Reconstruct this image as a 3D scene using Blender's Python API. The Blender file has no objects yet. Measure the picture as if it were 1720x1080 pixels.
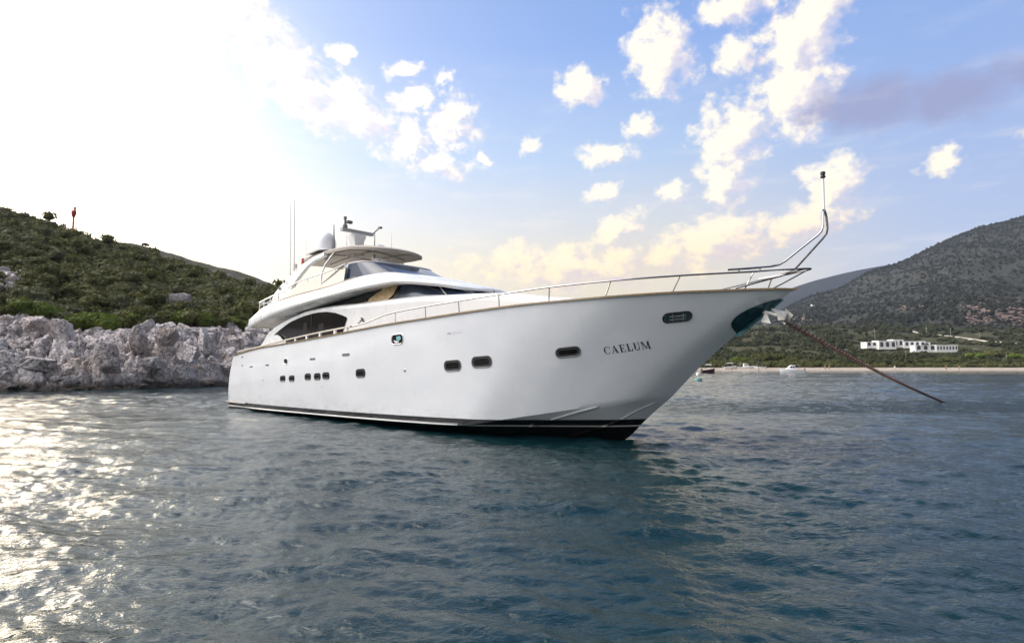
import bpy, bmesh, math, random
import numpy as np
from mathutils import Vector, Matrix, noise as mnoise

random.seed(7)
R = math.radians
SC = bpy.context.scene
COL = SC.collection

# ------------------------------------------------------------------ camera
cam_data = bpy.data.cameras.new("camera")
cam = bpy.data.objects.new("camera", cam_data)
COL.objects.link(cam)
PITCH = math.atan(72 / 960.0)
cam.location = (0, 0, 2.1)
cam.rotation_euler = (math.pi / 2 + PITCH, 0, 0)
cam_data.sensor_fit = 'HORIZONTAL'
cam_data.sensor_width = 36.0
cam_data.lens = 36.0 * 960 / 1720
cam_data.clip_start = 0.1
cam_data.clip_end = 60000
SC.camera = cam

# ------------------------------------------------------------------ exposure
SC.view_settings.view_transform = 'Standard'
SC.view_settings.look = 'None'
SC.view_settings.exposure = 0.2
SC.view_settings.gamma = 1.0
SC.view_settings.use_curve_mapping = False
SC.cycles.max_bounces = 8
SC.cycles.volume_bounces = 0

# ------------------------------------------------------------------ sun
SUN_AZ, SUN_EL = -50.0, 17.0          # azimuth clockwise from +Y
sun_dir = Vector((math.sin(R(SUN_AZ)) * math.cos(R(SUN_EL)), math.cos(R(SUN_AZ)) * math.cos(R(SUN_EL)), math.sin(R(SUN_EL))))
sd = bpy.data.lights.new("sun", 'SUN')
sd.energy = 0.9
sd.angle = R(20)                        # veiled by bright cloud
sd.color = (1.0, 0.84, 0.62)
so = bpy.data.objects.new("sun", sd)
COL.objects.link(so)
so.rotation_euler = sun_dir.to_track_quat('Z', 'Y').to_euler()


# ------------------------------------------------------------------ node helper
class NT:
    def __init__(s, nt):
        s.nt = nt; s.n = nt.nodes; s.l = nt.links
    def node(s, t, **kw):
        n = s.n.new(t)
        for k, v in kw.items(): setattr(n, k, v)
        return n
    def put(s, sock, v):
        if isinstance(v, bpy.types.NodeSocket): s.l.new(v, sock)
        elif v is not None: sock.default_value = v
    def m(s, op, a, b=None, c=None, clamp=False):
        n = s.node('ShaderNodeMath', operation=op); n.use_clamp = clamp
        s.put(n.inputs[0], a)
        if b is not None: s.put(n.inputs[1], b)
        if c is not None: s.put(n.inputs[2], c)
        return n.outputs[0]
    def v(s, op, a, b=None):
        n = s.node('ShaderNodeVectorMath', operation=op)
        s.put(n.inputs[0], a)
        if b is not None: s.put(n.inputs[1], b)
        return n.outputs['Value'] if op in ('LENGTH', 'DOT_PRODUCT') else n.outputs[0]
    def mix(s, f, a, b, mode='MIX'):
        n = s.node('ShaderNodeMix', data_type='RGBA', blend_type=mode)
        s.put(n.inputs[0], f); s.put(n.inputs[6], a); s.put(n.inputs[7], b)
        return n.outputs[2]
    def sstep(s, x, lo, hi, o0=0.0, o1=1.0):
        n = s.node('ShaderNodeMapRange', interpolation_type='SMOOTHSTEP')
        s.put(n.inputs[0], x); s.put(n.inputs[1], lo); s.put(n.inputs[2], hi); s.put(n.inputs[3], o0); s.put(n.inputs[4], o1)
        return n.outputs[0]
    def lin(s, x, lo, hi, o0=0.0, o1=1.0):
        n = s.node('ShaderNodeMapRange')
        s.put(n.inputs[0], x); s.put(n.inputs[1], lo); s.put(n.inputs[2], hi); s.put(n.inputs[3], o0); s.put(n.inputs[4], o1)
        return n.outputs[0]
    def noise(s, vec, scale, detail=4, rough=.55, dist=0.0):
        n = s.node('ShaderNodeTexNoise')
        s.put(n.inputs['Vector'], vec); n.inputs['Scale'].default_value = scale
        n.inputs['Detail'].default_value = detail; n.inputs['Roughness'].default_value = rough
        n.inputs['Distortion'].default_value = dist
        return n
    def ramp(s, x, stops):
        n = s.node('ShaderNodeValToRGB'); cr = n.color_ramp
        while len(cr.elements) < len(stops): cr.elements.new(0.5)
        for e, (p, c) in zip(cr.elements, stops):
            e.position = p; e.color = (*c, 1)
        s.put(n.inputs[0], x)
        return n.outputs[0]
    def comb(s, x, y, z=0.0):
        n = s.node('ShaderNodeCombineXYZ')
        s.put(n.inputs[0], x); s.put(n.inputs[1], y); s.put(n.inputs[2], z)
        return n.outputs[0]
    def sep(s, v):
        n = s.node('ShaderNodeSeparateXYZ'); s.put(n.inputs[0], v)
        return n.outputs


# ------------------------------------------------------------------ world: Nishita sky + warm veil + clouds
world = bpy.data.worlds.new("World")
SC.world = world
world.use_nodes = True
W = NT(world.node_tree)
W.n.clear()
tc = W.node('ShaderNodeTexCoord')
D = W.v('NORMALIZE', tc.outputs['Generated'])
dx, dy, dz = W.sep(D)
az = W.m('MULTIPLY', W.m('ARCTAN2', dx, dy), 57.2958)          # degrees clockwise from +Y
el = W.m('MULTIPLY', W.m('ARCSINE', dz), 57.2958)
sky = W.node('ShaderNodeTexSky', sky_type='NISHITA')
sky.sun_disc = False
sky.sun_elevation = R(SUN_EL)
sky.sun_rotation = R(SUN_AZ)
sky.air_density = 1.0; sky.dust_density = 1.6; sky.ozone_density = 1.6
nish = W.v('SCALE', sky.outputs[0]); nish.node.inputs['Scale'].default_value = 0.10
# elevation tone of the evening air: warm at the horizon, blue above
base = W.ramp(W.lin(el, 0, 60), [(0.0, (.92, .78, .56)), (.15, (.96, .81, .56)), (.235, (.76, .77, .80)), (.33, (.50, .66, .93)), (.50, (.26, .44, .90)), (1.0, (.10, .21, .55))])
cool = W.ramp(W.lin(el, 0, 60), [(0.0, (.72, .74, .86)), (.20, (.50, .61, .90)), (.40, (.33, .49, .90)), (.6, (.25, .42, .86)), (1.0, (.10, .21, .55))])
base = W.mix(W.sstep(az, 12, 42), base, cool)
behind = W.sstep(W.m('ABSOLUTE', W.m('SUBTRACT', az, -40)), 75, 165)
base = W.mix(behind, base, (.42, .42, .44, 1))  # unseen sky behind the viewer, brightened as fill
skyc = W.mix(.25, base, nish)
# glow round the veiled sun
sdot = W.v('DOT_PRODUCT', D, tuple(sun_dir))
ang = W.m('MULTIPLY', W.m('ARCCOSINE', W.m('MINIMUM', sdot, .99999)), 57.2958)
g1 = W.m('EXPONENT', W.m('MULTIPLY', W.m('POWER', W.m('DIVIDE', ang, 15), 2.0), -1.0))
g2 = W.m('EXPONENT', W.m('MULTIPLY', W.m('POWER', W.m('DIVIDE', ang, 33), 2.0), -1.0))
# broad glow added to the unseen sky at left, to light the hull
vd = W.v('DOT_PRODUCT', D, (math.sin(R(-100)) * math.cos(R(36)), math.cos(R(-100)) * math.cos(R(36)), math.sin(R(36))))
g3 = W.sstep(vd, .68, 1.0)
glow = W.mix(1.0, W.mix(g1, (0, 0, 0, 1), (1.6, 1.45, 1.15, 1)), W.mix(g2, (0, 0, 0, 1), (.44, .38, .27, 1)), 'ADD')
skyc = W.mix(1.0, skyc, glow, 'ADD')
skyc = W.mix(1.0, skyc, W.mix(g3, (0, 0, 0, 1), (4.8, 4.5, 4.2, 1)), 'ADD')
v4 = W.v('DOT_PRODUCT', D, (math.sin(R(-64)) * math.cos(R(54)), math.cos(R(-64)) * math.cos(R(54)), math.sin(R(54))))  # glow added above the frame, brightens the water's reflection at left
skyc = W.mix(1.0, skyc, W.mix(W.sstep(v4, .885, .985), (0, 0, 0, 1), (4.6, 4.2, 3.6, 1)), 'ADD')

# clouds: (az, el, radius_az, radius_el, rotation_deg, strength)
BL = [(15.1, 28.3, 3.0, 3.6, 20, 1), (27.5, 27.9, 3.6, 3.0, 30, 1), (27.2, 23.6, 3.4, 3.4, 0, 1.05), (30.5, 30.5, 5, 1.8, 30, .9),
      (21.6, 20.6, 3.0, 3.4, 0, 1.0), (20.3, 17.0, 1.9, 2.6, 20, .9), (7.1, 26.3, 2.6, 1.8, -10, .85),
      (13.3, 22.4, 1.5, 1.6, 0, .8), (9.6, 20.3, 2.5, 1.5, 0, .85), (9.2, 16.8, 2.0, 1.2, 10, .8), (2.1, 21.1, 1.5, 1.0, 30, .62),
      (16.3, 16.5, 1.8, 1.1, 0, .8), (37.4, 16.0, 1.3, 1.2, 0, .8), (29.9, 15.8, 2.6, 2.6, 40, .8), (22, 31.2, 4.0, 1.8, 0, .85), (22.3, 27.6, 2.8, 1.8, 30, .7),
      (-29, 30, 7, 3.4, -15, .85), (-22, 25.6, 8, 3.2, -32, .75), (-15.8, 23.6, 4.2, 2.4, -30, .8), (-10, 25.6, 2.5, 1.3, 20, .75),
      (-11.2, 27.6, 2.2, .9, 10, .7), (-7, 26.8, 1.4, 1.2, 50, .6), (-6.2, 23.3, 3.0, 2.3, 0, .85), (-10.3, 21.6, 3.0, 3.0, 0, .7), (-7.5, 19.3, 5, 1.5, 0, .6), (-16.8, 28.2, 1.6, 1.0, 0, .75), (-3, 20, 1.8, .7, 0, .55),
      (10.6, 13.2, 3, 1.7, 20, .8), (6, 9.8, 12, 2.6, 0, .8), (19.5, 11.4, 8, 2.6, 12, .85), (27, 12.5, 6, 2.4, 15, .75), (43.5, 16.2, 1.6, 1.0, 0, .65),
      (-35, 20, 10, 6, -10, .5), (60, 22, 9, 4, 0, .8), (75, 14, 12, 4, 0, .8), (-75, 18, 14, 6, 0, .8), (45, 40, 14, 6, 20, .7), (-10, 48, 16, 5, 10, .6)]
DARK = [(33.5, 21.5, 5.2, 2.5, -5), (38.5, 20.8, 5.0, 2.4, -5), (43.5, 21.2, 4.0, 1.8, 0), (29.8, 21.6, 3.0, 1.8, -10)]


def cloud_group():
    g = bpy.data.node_groups.new("cloud_density", 'ShaderNodeTree')
    g.interface.new_socket("AzEl", in_out='INPUT', socket_type='NodeSocketVector')
    g.interface.new_socket("Density", in_out='OUTPUT', socket_type='NodeSocketFloat')
    G = NT(g)
    gi = G.node('NodeGroupInput'); go = G.node('NodeGroupOutput')
    p0 = gi.outputs[0]
    wn = G.noise(p0, .33, 3, .6)
    p = G.v('ADD', p0, G.v('MULTIPLY', G.v('SUBTRACT', wn.outputs['Color'], (.5, .5, .5)), (4.2, 3.2, 0)))
    best = None
    for (a, e, ra, re, rot, st) in BL:
        mp = G.node('ShaderNodeMapping', vector_type='TEXTURE')
        if best is None: q = p
        else:           # chained so that only a few values are alive at a time
            vm = G.node('ShaderNodeVectorMath', operation='MULTIPLY_ADD')
            G.put(vm.inputs[0], best); vm.inputs[1].default_value = (1e-7, 1e-7, 0); G.put(vm.inputs[2], p); q = vm.outputs[0]
        G.put(mp.inputs[0], q)
        mp.inputs['Location'].default_value = (a, e, 0)
        mp.inputs['Rotation'].default_value = (0, 0, R(rot))
        mp.inputs['Scale'].default_value = (ra, re, 1)
        d = G.m('MULTIPLY_ADD', G.v('LENGTH', mp.outputs[0]), -.6, .6 * st + .28)
        best = d if best is None else G.m('MAXIMUM', best, d)
    fn = G.noise(G.v('MULTIPLY', p0, (1, 1.25, 1)), .50, 6, .60)
    den = G.m('MULTIPLY_ADD', G.m('SUBTRACT', fn.outputs[0], .5), 1.25, best)
    # thin high streaks everywhere
    G.put(go.inputs[0], den)
    return g


CG = cloud_group()
azel = W.comb(az, el)
c1 = W.node('ShaderNodeGroup'); c1.node_tree = CG; W.put(c1.inputs[0], azel)
den = c1.outputs[0]
vm = W.node('ShaderNodeVectorMath', operation='MULTIPLY_ADD')
W.put(vm.inputs[0], den); vm.inputs[1].default_value = (1e-7, 1e-7, 0); W.put(vm.inputs[2], W.v('ADD', azel, (-1.5, .9, 0)))
c2 = W.node('ShaderNodeGroup'); c2.node_tree = CG; W.put(c2.inputs[0], vm.outputs[0])
den2 = c2.outputs[0]
alpha = W.sstep(den, .08, .54)
shade = W.sstep(W.m('SUBTRACT', den, den2), -.32, .26)
bright = W.mix(shade, (.66, .63, .74, 1), (1.12, 1.0, .80, 1))
# horizon clouds are creamier
bright = W.mix(W.sstep(el, 17, 8), bright, W.mix(shade, (.74, .62, .60, 1), (1.08, .88, .56, 1)))
bright = W.mix(1.0, bright, W.mix(g2, (0, 0, 0, 1), (.40, .36, .28, 1)), 'ADD')
alpha = W.m('MULTIPLY', alpha, .93)
skyc = W.mix(alpha, skyc, bright)
# dappled mackerel patch and the streaky veil at upper left
dn = W.noise(W.v('MULTIPLY', azel, (1.0, 1.25, 1)), .85, 5, .58, .3)
mk = W.sstep(W.v('LENGTH', W.v('MULTIPLY', W.v('SUBTRACT', azel, (-8.6, 22.6, 0)), (1 / 5.6, 1 / 5.0, 0))), 1.15, .35)
mp = W.node('ShaderNodeMapping', vector_type='TEXTURE'); W.put(mp.inputs[0], azel)
mp.inputs['Location'].default_value = (-23, 27, 0); mp.inputs['Rotation'].default_value = (0, 0, R(-26)); mp.inputs['Scale'].default_value = (14, 3.6, 1)
mk2 = W.sstep(W.v('LENGTH', mp.outputs[0]), 1.2, .3)
d1 = W.m('MULTIPLY', W.sstep(dn.outputs[0], .47, .64), mk)
dn2 = W.noise(mp.outputs[0], 2.6, 6, .62, .4)
d2 = W.m('MULTIPLY', W.sstep(dn2.outputs[0], .40, .62), mk2)
skyc = W.mix(W.m('MULTIPLY', W.m('MAXIMUM', d1, d2), .8), skyc, W.mix(W.sstep(dn.outputs[0], .45, .7), (.95, .88, .84, 1), (1.15, 1.06, .92, 1)))
# the long lavender cloud body in shade
dk = None
wn = W.noise(azel, .25, 5, .6)
pp = W.v('ADD', azel, W.v('MULTIPLY', W.v('SUBTRACT', wn.outputs['Color'], (.5, .5, .5)), (5, 3, 0)))
for (a, e, ra, re, rot) in DARK:
    mp = W.node('ShaderNodeMapping', vector_type='TEXTURE')
    W.put(mp.inputs[0], pp)
    mp.inputs['Location'].default_value = (a, e, 0); mp.inputs['Rotation'].default_value = (0, 0, R(rot)); mp.inputs['Scale'].default_value = (ra, re, 1)
    q = W.m('SUBTRACT', 1.0, W.v('LENGTH', mp.outputs[0]))
    dk = q if dk is None else W.m('MAXIMUM', dk, q)
fn = W.noise(azel, .5, 6, .6)
dk = W.m('MULTIPLY_ADD', W.m('SUBTRACT', fn.outputs[0], .5), .7, dk)
skyc = W.mix(W.m('MULTIPLY', W.sstep(dk, -.10, .7), .82), skyc, (.31, .33, .53, 1))
# thin wisps near the horizon
wv = W.noise(W.v('MULTIPLY', azel, (.35, 1.6, 1)), .35, 6, .6)
wis = W.m('MULTIPLY', W.sstep(wv.outputs[0], .48, .78), W.m('MULTIPLY', W.sstep(el, 34, 12), .55))
skyc = W.mix(wis, skyc, W.mix(.5, skyc, (1.05, .93, .80, 1)))
# below the horizon: water-coloured
skyc = W.mix(W.sstep(el, -.3, -2.5), skyc, (.05, .09, .13, 1))
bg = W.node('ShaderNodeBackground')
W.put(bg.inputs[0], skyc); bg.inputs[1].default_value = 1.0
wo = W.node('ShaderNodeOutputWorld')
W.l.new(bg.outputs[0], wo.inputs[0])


# ------------------------------------------------------------------ material helpers
def mat(name, base, rough=.5, metal=0.0, coat=0.0, spec=.5, var=0.0, vscale=3.0, bump=0.0, bscale=20.0, emit=None):
    m = bpy.data.materials.new(name); m.use_nodes = True
    N = NT(m.node_tree)
    b = m.node_tree.nodes['Principled BSDF']
    b.inputs['Base Color'].default_value = (*base, 1)
    b.inputs['Roughness'].default_value = rough
    b.inputs['Metallic'].default_value = metal
    b.inputs['Coat Weight'].default_value = coat
    b.inputs['Coat Roughness'].default_value = .06
    b.inputs['Specular IOR Level'].default_value = spec
    t = N.node('ShaderNodeTexCoord')
    if var:
        n = N.noise(t.outputs['Object'], vscale, 5, .6)
        c = N.mix(N.sstep(n.outputs[0], .3, .7), tuple(max(0, x * (1 - var)) for x in base) + (1,), tuple(x * (1 + var) for x in base) + (1,))
        N.put(b.inputs['Base Color'], c)
        N.put(b.inputs['Roughness'], N.lin(n.outputs[0], .3, .7, rough * .85, min(1, rough * 1.15)))
    if bump:
        n = N.noise(t.outputs['Object'], bscale, 5, .6)
        bp = N.node('ShaderNodeBump'); bp.inputs['Strength'].default_value = bump; bp.inputs['Distance'].default_value = .02
        N.put(bp.inputs['Height'], n.outputs[0]); N.l.new(bp.outputs[0], b.inputs['Normal'])
    return m


def link(o, parent=None):
    COL.objects.link(o)
    if parent is not None: o.parent = parent
    return o


def tag(o, label=None, cat=None, group=None, kind=None):
    if label: o['label'] = label
    if cat: o['category'] = cat
    if group: o['group'] = group
    if kind: o['kind'] = kind
    return o


def empty(name, loc=(0, 0, 0), rz=0.0):
    o = bpy.data.objects.new(name, None)
    o.location = loc; o.rotation_euler = (0, 0, rz); o.empty_display_size = .5
    return link(o)


def mesh_obj(name, verts, faces, material, parent=None, smooth=True, mats=None, autosmooth=None):
    me = bpy.data.meshes.new(name)
    me.from_pydata([tuple(v) for v in verts], [], faces)
    if mats:
        for m_ in mats: me.materials.append(m_)
    else: me.materials.append(material)
    if smooth:
        me.polygons.foreach_set('use_smooth', [True] * len(me.polygons))
        if autosmooth: 
            try: me.set_sharp_from_angle(angle=R(autosmooth))
            except Exception: pass
    me.update()
    o = bpy.data.objects.new(name, me)
    return link(o, parent)


class MB:
    """collects primitives into one mesh"""
    def __init__(s): s.v = []; s.f = []; s.mi = []; s.cm = 0
    def add(s, v, f):
        o = len(s.v); s.v += [tuple(x) for x in v]; s.f += [tuple(i + o for i in q) for q in f]; s.mi += [s.cm] * len(f)
    def grid(s, P, closeu=False, closev=False):
        nu = len(P); nv = len(P[0]); v = [p for r in P for p in r]; f = []
        for i in range(nu - (0 if closeu else 1)):
            for j in range(nv - (0 if closev else 1)):
                a = i * nv + j; b = i * nv + (j + 1) % nv; c = ((i + 1) % nu) * nv + (j + 1) % nv; d = ((i + 1) % nu) * nv + j
                f.append((a, b, c, d))
        s.add(v, f)
    def box(s, c, d, rz=0.0, M=None):
        x, y, z = (k / 2 for k in d)
        v = [Vector((i * x, j * y, k * z)) for i in (-1, 1) for j in (-1, 1) for k in (-1, 1)]
        T = Matrix.Translation(Vector(c)) @ Matrix.Rotation(rz, 4, 'Z')
        if M is not None: T = M @ T
        s.add([T @ p for p in v], [(0, 1, 3, 2), (4, 6, 7, 5), (0, 4, 5, 1), (2, 3, 7, 6), (0, 2, 6, 4), (1, 5, 7, 3)])
    def tube(s, pts, r, n=8, closed=False, cap=True):
        pts = [Vector(p) for p in pts]; rings = []
        L = len(pts); up = None
        for i, p in enumerate(pts):
            if closed: t = (pts[(i + 1) % L] - pts[i - 1]).normalized()
            else: t = (pts[min(i + 1, L - 1)] - pts[max(i - 1, 0)]).normalized()
            if up is None:
                up = Vector((0, 0, 1)) if abs(t.z) < .9 else Vector((1, 0, 0))
            a = t.cross(up)
            if a.length < 1e-4: a = t.cross(Vector((1, 0, 0)))
            a.normalize(); b = a.cross(t).normalized(); up = b
            rr = r[i] if isinstance(r, (list, tuple)) else r
            rings.append([p + (a * math.cos(2 * math.pi * k / n) + b * math.sin(2 * math.pi * k / n)) * rr for k in range(n)])
        o = len(s.v)
        s.grid(rings, closeu=closed, closev=True)
        if cap and not closed:
            s.f.append(tuple(o + k for k in range(n))[::-1]); s.f.append(tuple(o + (L - 1) * n + k for k in range(n))); s.mi += [s.cm] * 2
    def lathe(s, prof, c=(0, 0, 0), n=20, axis='z'):
        rings = []
        for (r, z) in prof:
            rr = []
            for k in range(n):
                a = 2 * math.pi * k / n
                p = (r * math.cos(a), r * math.sin(a), z)
                if axis == 'x': p = (z, p[0], p[1])
                if axis == 'y': p = (p[0], z, p[1])
                rr.append((p[0] + c[0], p[1] + c[1], p[2] + c[2]))
            rings.append(rr)
        s.grid(rings, closev=True)
    def ngon(s, pts): s.add(pts, [tuple(range(len(pts)))])
    def build(s, name, material, parent=None, smooth=True, auto=35, mats=None):
        o = mesh_obj(name, s.v, s.f, material, parent, smooth, mats, auto)
        if mats: o.data.polygons.foreach_set('material_index', s.mi)
        bm = bmesh.new(); bm.from_mesh(o.data)
        bmesh.ops.remove_doubles(bm, verts=bm.verts, dist=1e-5)
        bmesh.ops.recalc_face_normals(bm, faces=bm.faces)
        bm.to_mesh(o.data); bm.free()
        if smooth and auto: o.data.set_sharp_from_angle(angle=R(auto))
        return o


def np_mesh(name, V, F, material, parent=None, smooth=False, midx=None, mats=None):
    """numpy fast mesh; F is (n,3) or (n,4)"""
    me = bpy.data.meshes.new(name)
    n, k = F.shape
    me.vertices.add(len(V)); me.vertices.foreach_set('co', np.ascontiguousarray(V, dtype=np.float32).ravel())
    me.loops.add(n * k); me.loops.foreach_set('vertex_index', np.ascontiguousarray(F, dtype=np.int32).ravel())
    me.polygons.add(n)
    me.polygons.foreach_set('loop_start', np.arange(0, n * k, k, dtype=np.int32))
    me.polygons.foreach_set('loop_total', np.full(n, k, dtype=np.int32))
    if mats:
        for m_ in mats: me.materials.append(m_)
        if midx is not None: me.polygons.foreach_set('material_index', midx.astype(np.int32))
    else: me.materials.append(material)
    me.polygons.foreach_set('use_smooth', np.full(n, smooth, dtype=bool))
    me.update(calc_edges=True)
    o = bpy.data.objects.new(name, me)
    return link(o, parent)


def grid_faces(nu, nv):
    i, j = np.meshgrid(np.arange(nu - 1), np.arange(nv - 1), indexing='ij')
    a = (i * nv + j).ravel()
    return np.stack([a, a + 1, a + nv + 1, a + nv], 1)


def curve(K):
    K = np.array(K, float); x = K[:, 0]
    M = []
    for j in range(1, K.shape[1]):
        y = K[:, j]; d = np.diff(y) / np.diff(x); m = np.zeros(len(x)); m[0] = d[0]; m[-1] = d[-1]
        for i in range(1, len(x) - 1):
            if d[i - 1] * d[i] > 0:
                w1 = 2 * (x[i + 1] - x[i]) + x[i] - x[i - 1]; w2 = x[i + 1] - x[i] + 2 * (x[i] - x[i - 1])
                m[i] = (w1 + w2) / (w1 / d[i - 1] + w2 / d[i])
        M.append(m)
    def f(t):
        t = np.asarray(t, float); out = []
        i = np.clip(np.searchsorted(x, t) - 1, 0, len(x) - 2); h = x[i + 1] - x[i]; s = np.clip((t - x[i]) / h, 0, 1)
        for j in range(1, K.shape[1]):
            y = K[:, j]; m = M[j - 1]
            out.append((2 * s**3 - 3 * s**2 + 1) * y[i] + (s**3 - 2 * s**2 + s) * h * m[i] + (-2 * s**3 + 3 * s**2) * y[i + 1] + (s**3 - s**2) * h * m[i + 1])
        return out if len(out) > 1 else out[0]
    return f


def vnoise(X, Y, seed=0):
    """smooth 2d value noise in [-1,1], numpy"""
    rs = np.random.RandomState(seed); T = rs.rand(256, 256) * 2 - 1
    xi = np.floor(X).astype(int); yi = np.floor(Y).astype(int); fx = X - xi; fy = Y - yi
    fx = fx * fx * (3 - 2 * fx); fy = fy * fy * (3 - 2 * fy)
    g = lambda a, b: T[a % 256, b % 256]
    return (g(xi, yi) * (1 - fx) + g(xi + 1, yi) * fx) * (1 - fy) + (g(xi, yi + 1) * (1 - fx) + g(xi + 1, yi + 1) * fx) * fy


def fbm(X, Y, oct=5, seed=0, gain=.5, lac=2.03):
    a = 1.0; s = 0; n = 0
    for o in range(oct):
        s = s + a * vnoise(X + 17.3 * o, Y - 9.1 * o, seed + o); n += a; a *= gain; X = X * lac; Y = Y * lac
    return s / n


# ------------------------------------------------------------------ water
def make_water():
    m = bpy.data.materials.new("sea_water"); m.use_nodes = True
    N = NT(m.node_tree); b = m.node_tree.nodes['Principled BSDF']
    t = N.node('ShaderNodeTexCoord'); P = t.outputs['Object']
    b.inputs['Roughness'].default_value = .06
    b.inputs['IOR'].default_value = 1.40
    n0 = N.noise(P, .05, 3, .5)
    N.put(b.inputs['Base Color'], N.mix(n0.outputs[0], (.0025, .015, .019, 1), (.004, .025, .030, 1)))
    # ripple bump, three scales, patchy with the wind
    patch = N.noise(N.v('MULTIPLY', P, (.03, .10, 1)), 1.0, 3, .55)
    amp = N.sstep(patch.outputs[0], .38, .66, .45, 1.15)
    r1 = N.noise(N.v('MULTIPLY', P, (.85, 1.5, 1)), 1.9, 4, .62, .5)
    r2 = N.noise(N.v('MULTIPLY', P, (.9, 1.35, 1)), 6.5, 4, .62, .6)
    crest = N.m('SUBTRACT', 1.0, N.m('ABSOLUTE', N.m('MULTIPLY_ADD', r1.outputs[0], 4.0, -2.0)))
    crest2 = N.m('SUBTRACT', 1.0, N.m('ABSOLUTE', N.m('MULTIPLY_ADD', r2.outputs[0], 4.0, -2.0)))
    h = N.m('ADD', N.m('MULTIPLY', crest, .017), N.m('MULTIPLY', crest2, .0058))
    # a cat's-paw of wind roughening a band of the bay ahead of the bow
    wx, wy, wz = N.sep(P)
    wy2 = N.m('ADD', wy, N.m('MULTIPLY', N.m('SUBTRACT', patch.outputs[0], .5), 14))
    paw = N.m('MULTIPLY', N.m('MULTIPLY', N.sstep(wy2, 23, 26), N.sstep(wy2, 36, 29)), N.sstep(wx, 5, 10))
    h = N.m('MULTIPLY', h, N.m('MULTIPLY_ADD', paw, 2.2, amp))
    bp = N.node('ShaderNodeBump'); bp.inputs['Strength'].default_value = 1.0; bp.inputs['Distance'].default_value = 1.0
    N.put(bp.inputs['Height'], h); N.l.new(bp.outputs[0], b.inputs['Normal'])
    # polar sheet, finest in front of the viewer
    a_f = np.radians(np.linspace(-49, 49, 1450))
    a_c = np.radians(np.linspace(49, 311, 70))[1:-1]
    A = np.concatenate([a_f, a_c, a_f[:1] + 2 * np.pi])
    r = [0.0, .8, 1.6, 2.4]
    while r[-1] < 160: r.append(r[-1] * 1.0042)
    while r[-1] < 30000: r.append(r[-1] * 1.06)
    r = np.array(r)
    RR, AA = np.meshgrid(r, A, indexing='ij')
    X = RR * np.sin(AA); Y = RR * np.cos(AA)
    dr = np.gradient(r)[:, None] * np.ones_like(AA); da = RR * np.gradient(A)[None, :]
    sp = np.maximum(dr, np.abs(da))
    Z = np.zeros(X.shape, np.float32); X = X.astype(np.float32); Y = Y.astype(np.float32)
    rs = np.random.RandomState(3)
    g = .55 + .45 * np.clip(fbm(X / 26, Y / 12, 3, 5) * 1.6 + .5, 0, 1.4)
    for k in range(104):
        lam = .17 * (3.4 / .17) ** rs.rand()
        th = R(78) + rs.randn() * .62           # waves travelling roughly away / across
        kk = 2 * np.pi / lam
        amp_ = .0036 * lam ** .78 * (.5 + rs.rand())
        ph = kk * (np.cos(th) * X + np.sin(th) * Y) + rs.rand() * 6.283
        att = np.clip((lam / sp - 2.2) / 2.0, 0, 1)
        s_ = np.sin(ph)
        Z += amp_ * att * (s_ + .25 * np.cos(2 * ph))
    Z *= g
    Z[0] = Z[0].mean()
    V = np.stack([X.ravel(), Y.ravel(), Z.ravel()], 1)
    o = np_mesh("water", V, grid_faces(len(r), len(A))[:, ::-1], m, smooth=True)
    tag(o, kind='structure')
    return o


make_water()


# ================================================================== YACHT
YP = (-11.93035477, 30.32670666); YA = R(-42.98521256)
M_gel = mat("gelcoat_white", (.80, .81, .82), .22, coat=.5, var=.03, vscale=.8)
M_super = mat("superstructure_white", (.80, .80, .79), .28, coat=.4, var=.03, vscale=1.2)
M_cream = mat("cream_moulding", (.72, .66, .56), .4, var=.05)
M_teak = mat("teak_cap", (.21, .145, .07), .4, coat=.2, var=.25, vscale=9)
M_steel = mat("polished_steel", (.36, .35, .34), .16, metal=1.0)
M_steel2 = mat("dull_steel", (.45, .45, .44), .35, metal=1.0)
M_black = mat("black_rubber", (.015, .015, .016), .4)
M_glassd = mat("dark_glass", (.007, .006, .007), .08, spec=.35)
M_glassb = mat("tinted_glass", (.025, .040, .075), .12, spec=.4)
M_grey = mat("grey_plastic", (.16, .16, .16), .5)
M_white = mat("white_plastic", (.78, .78, .78), .35, var=.03)
M_deck = mat("teak_deck", (.36, .26, .15), .7, var=.2, vscale=6)
M_canvas = mat("beige_canvas", (.40, .36, .31), .85, var=.05, vscale=3, bump=.2, bscale=60)
M_canvas2 = mat("canvas_seam", (.20, .17, .14), .8)
M_curt = mat("tan_curtain", (.60, .44, .24), .7, var=.15, vscale=5)
M_red = mat("red_paint", (.45, .05, .03), .5)

SHEER = curve([(-.3, 2.60, 2.55), (2.8, 2.68, 2.85), (5.3, 2.76, 2.97), (9.6, 2.87, 3.21), (13.7, 2.92, 3.455), (15.9, 2.92, 3.55), (17.7, 2.88, 3.63), (18.9, 2.79, 3.68), (21.3, 2.32, 3.745), (22.96, 1.6, 3.80), (24.3, .78, 3.825), (24.9, .38, 3.83), (25.24, 0, 3.83)])
CHINE = curve([(-.3, 2.75, .03), (5, 2.80, .10), (10, 2.79, .18), (14, 2.74, .26), (16.8, 2.6, .34), (18.45, 2.2, .61), (19.9, 1.67, .87), (20.7, 1.3, 1.02), (21.55, .75, 1.17), (22.13, 0, 1.27)])
KEEL = curve([(-.3, -1.0), (12, -1.0), (17, -.9), (19, -.55), (20, -.25), (20.65, 0), (21.37, .64), (22.13, 1.27)])


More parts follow.
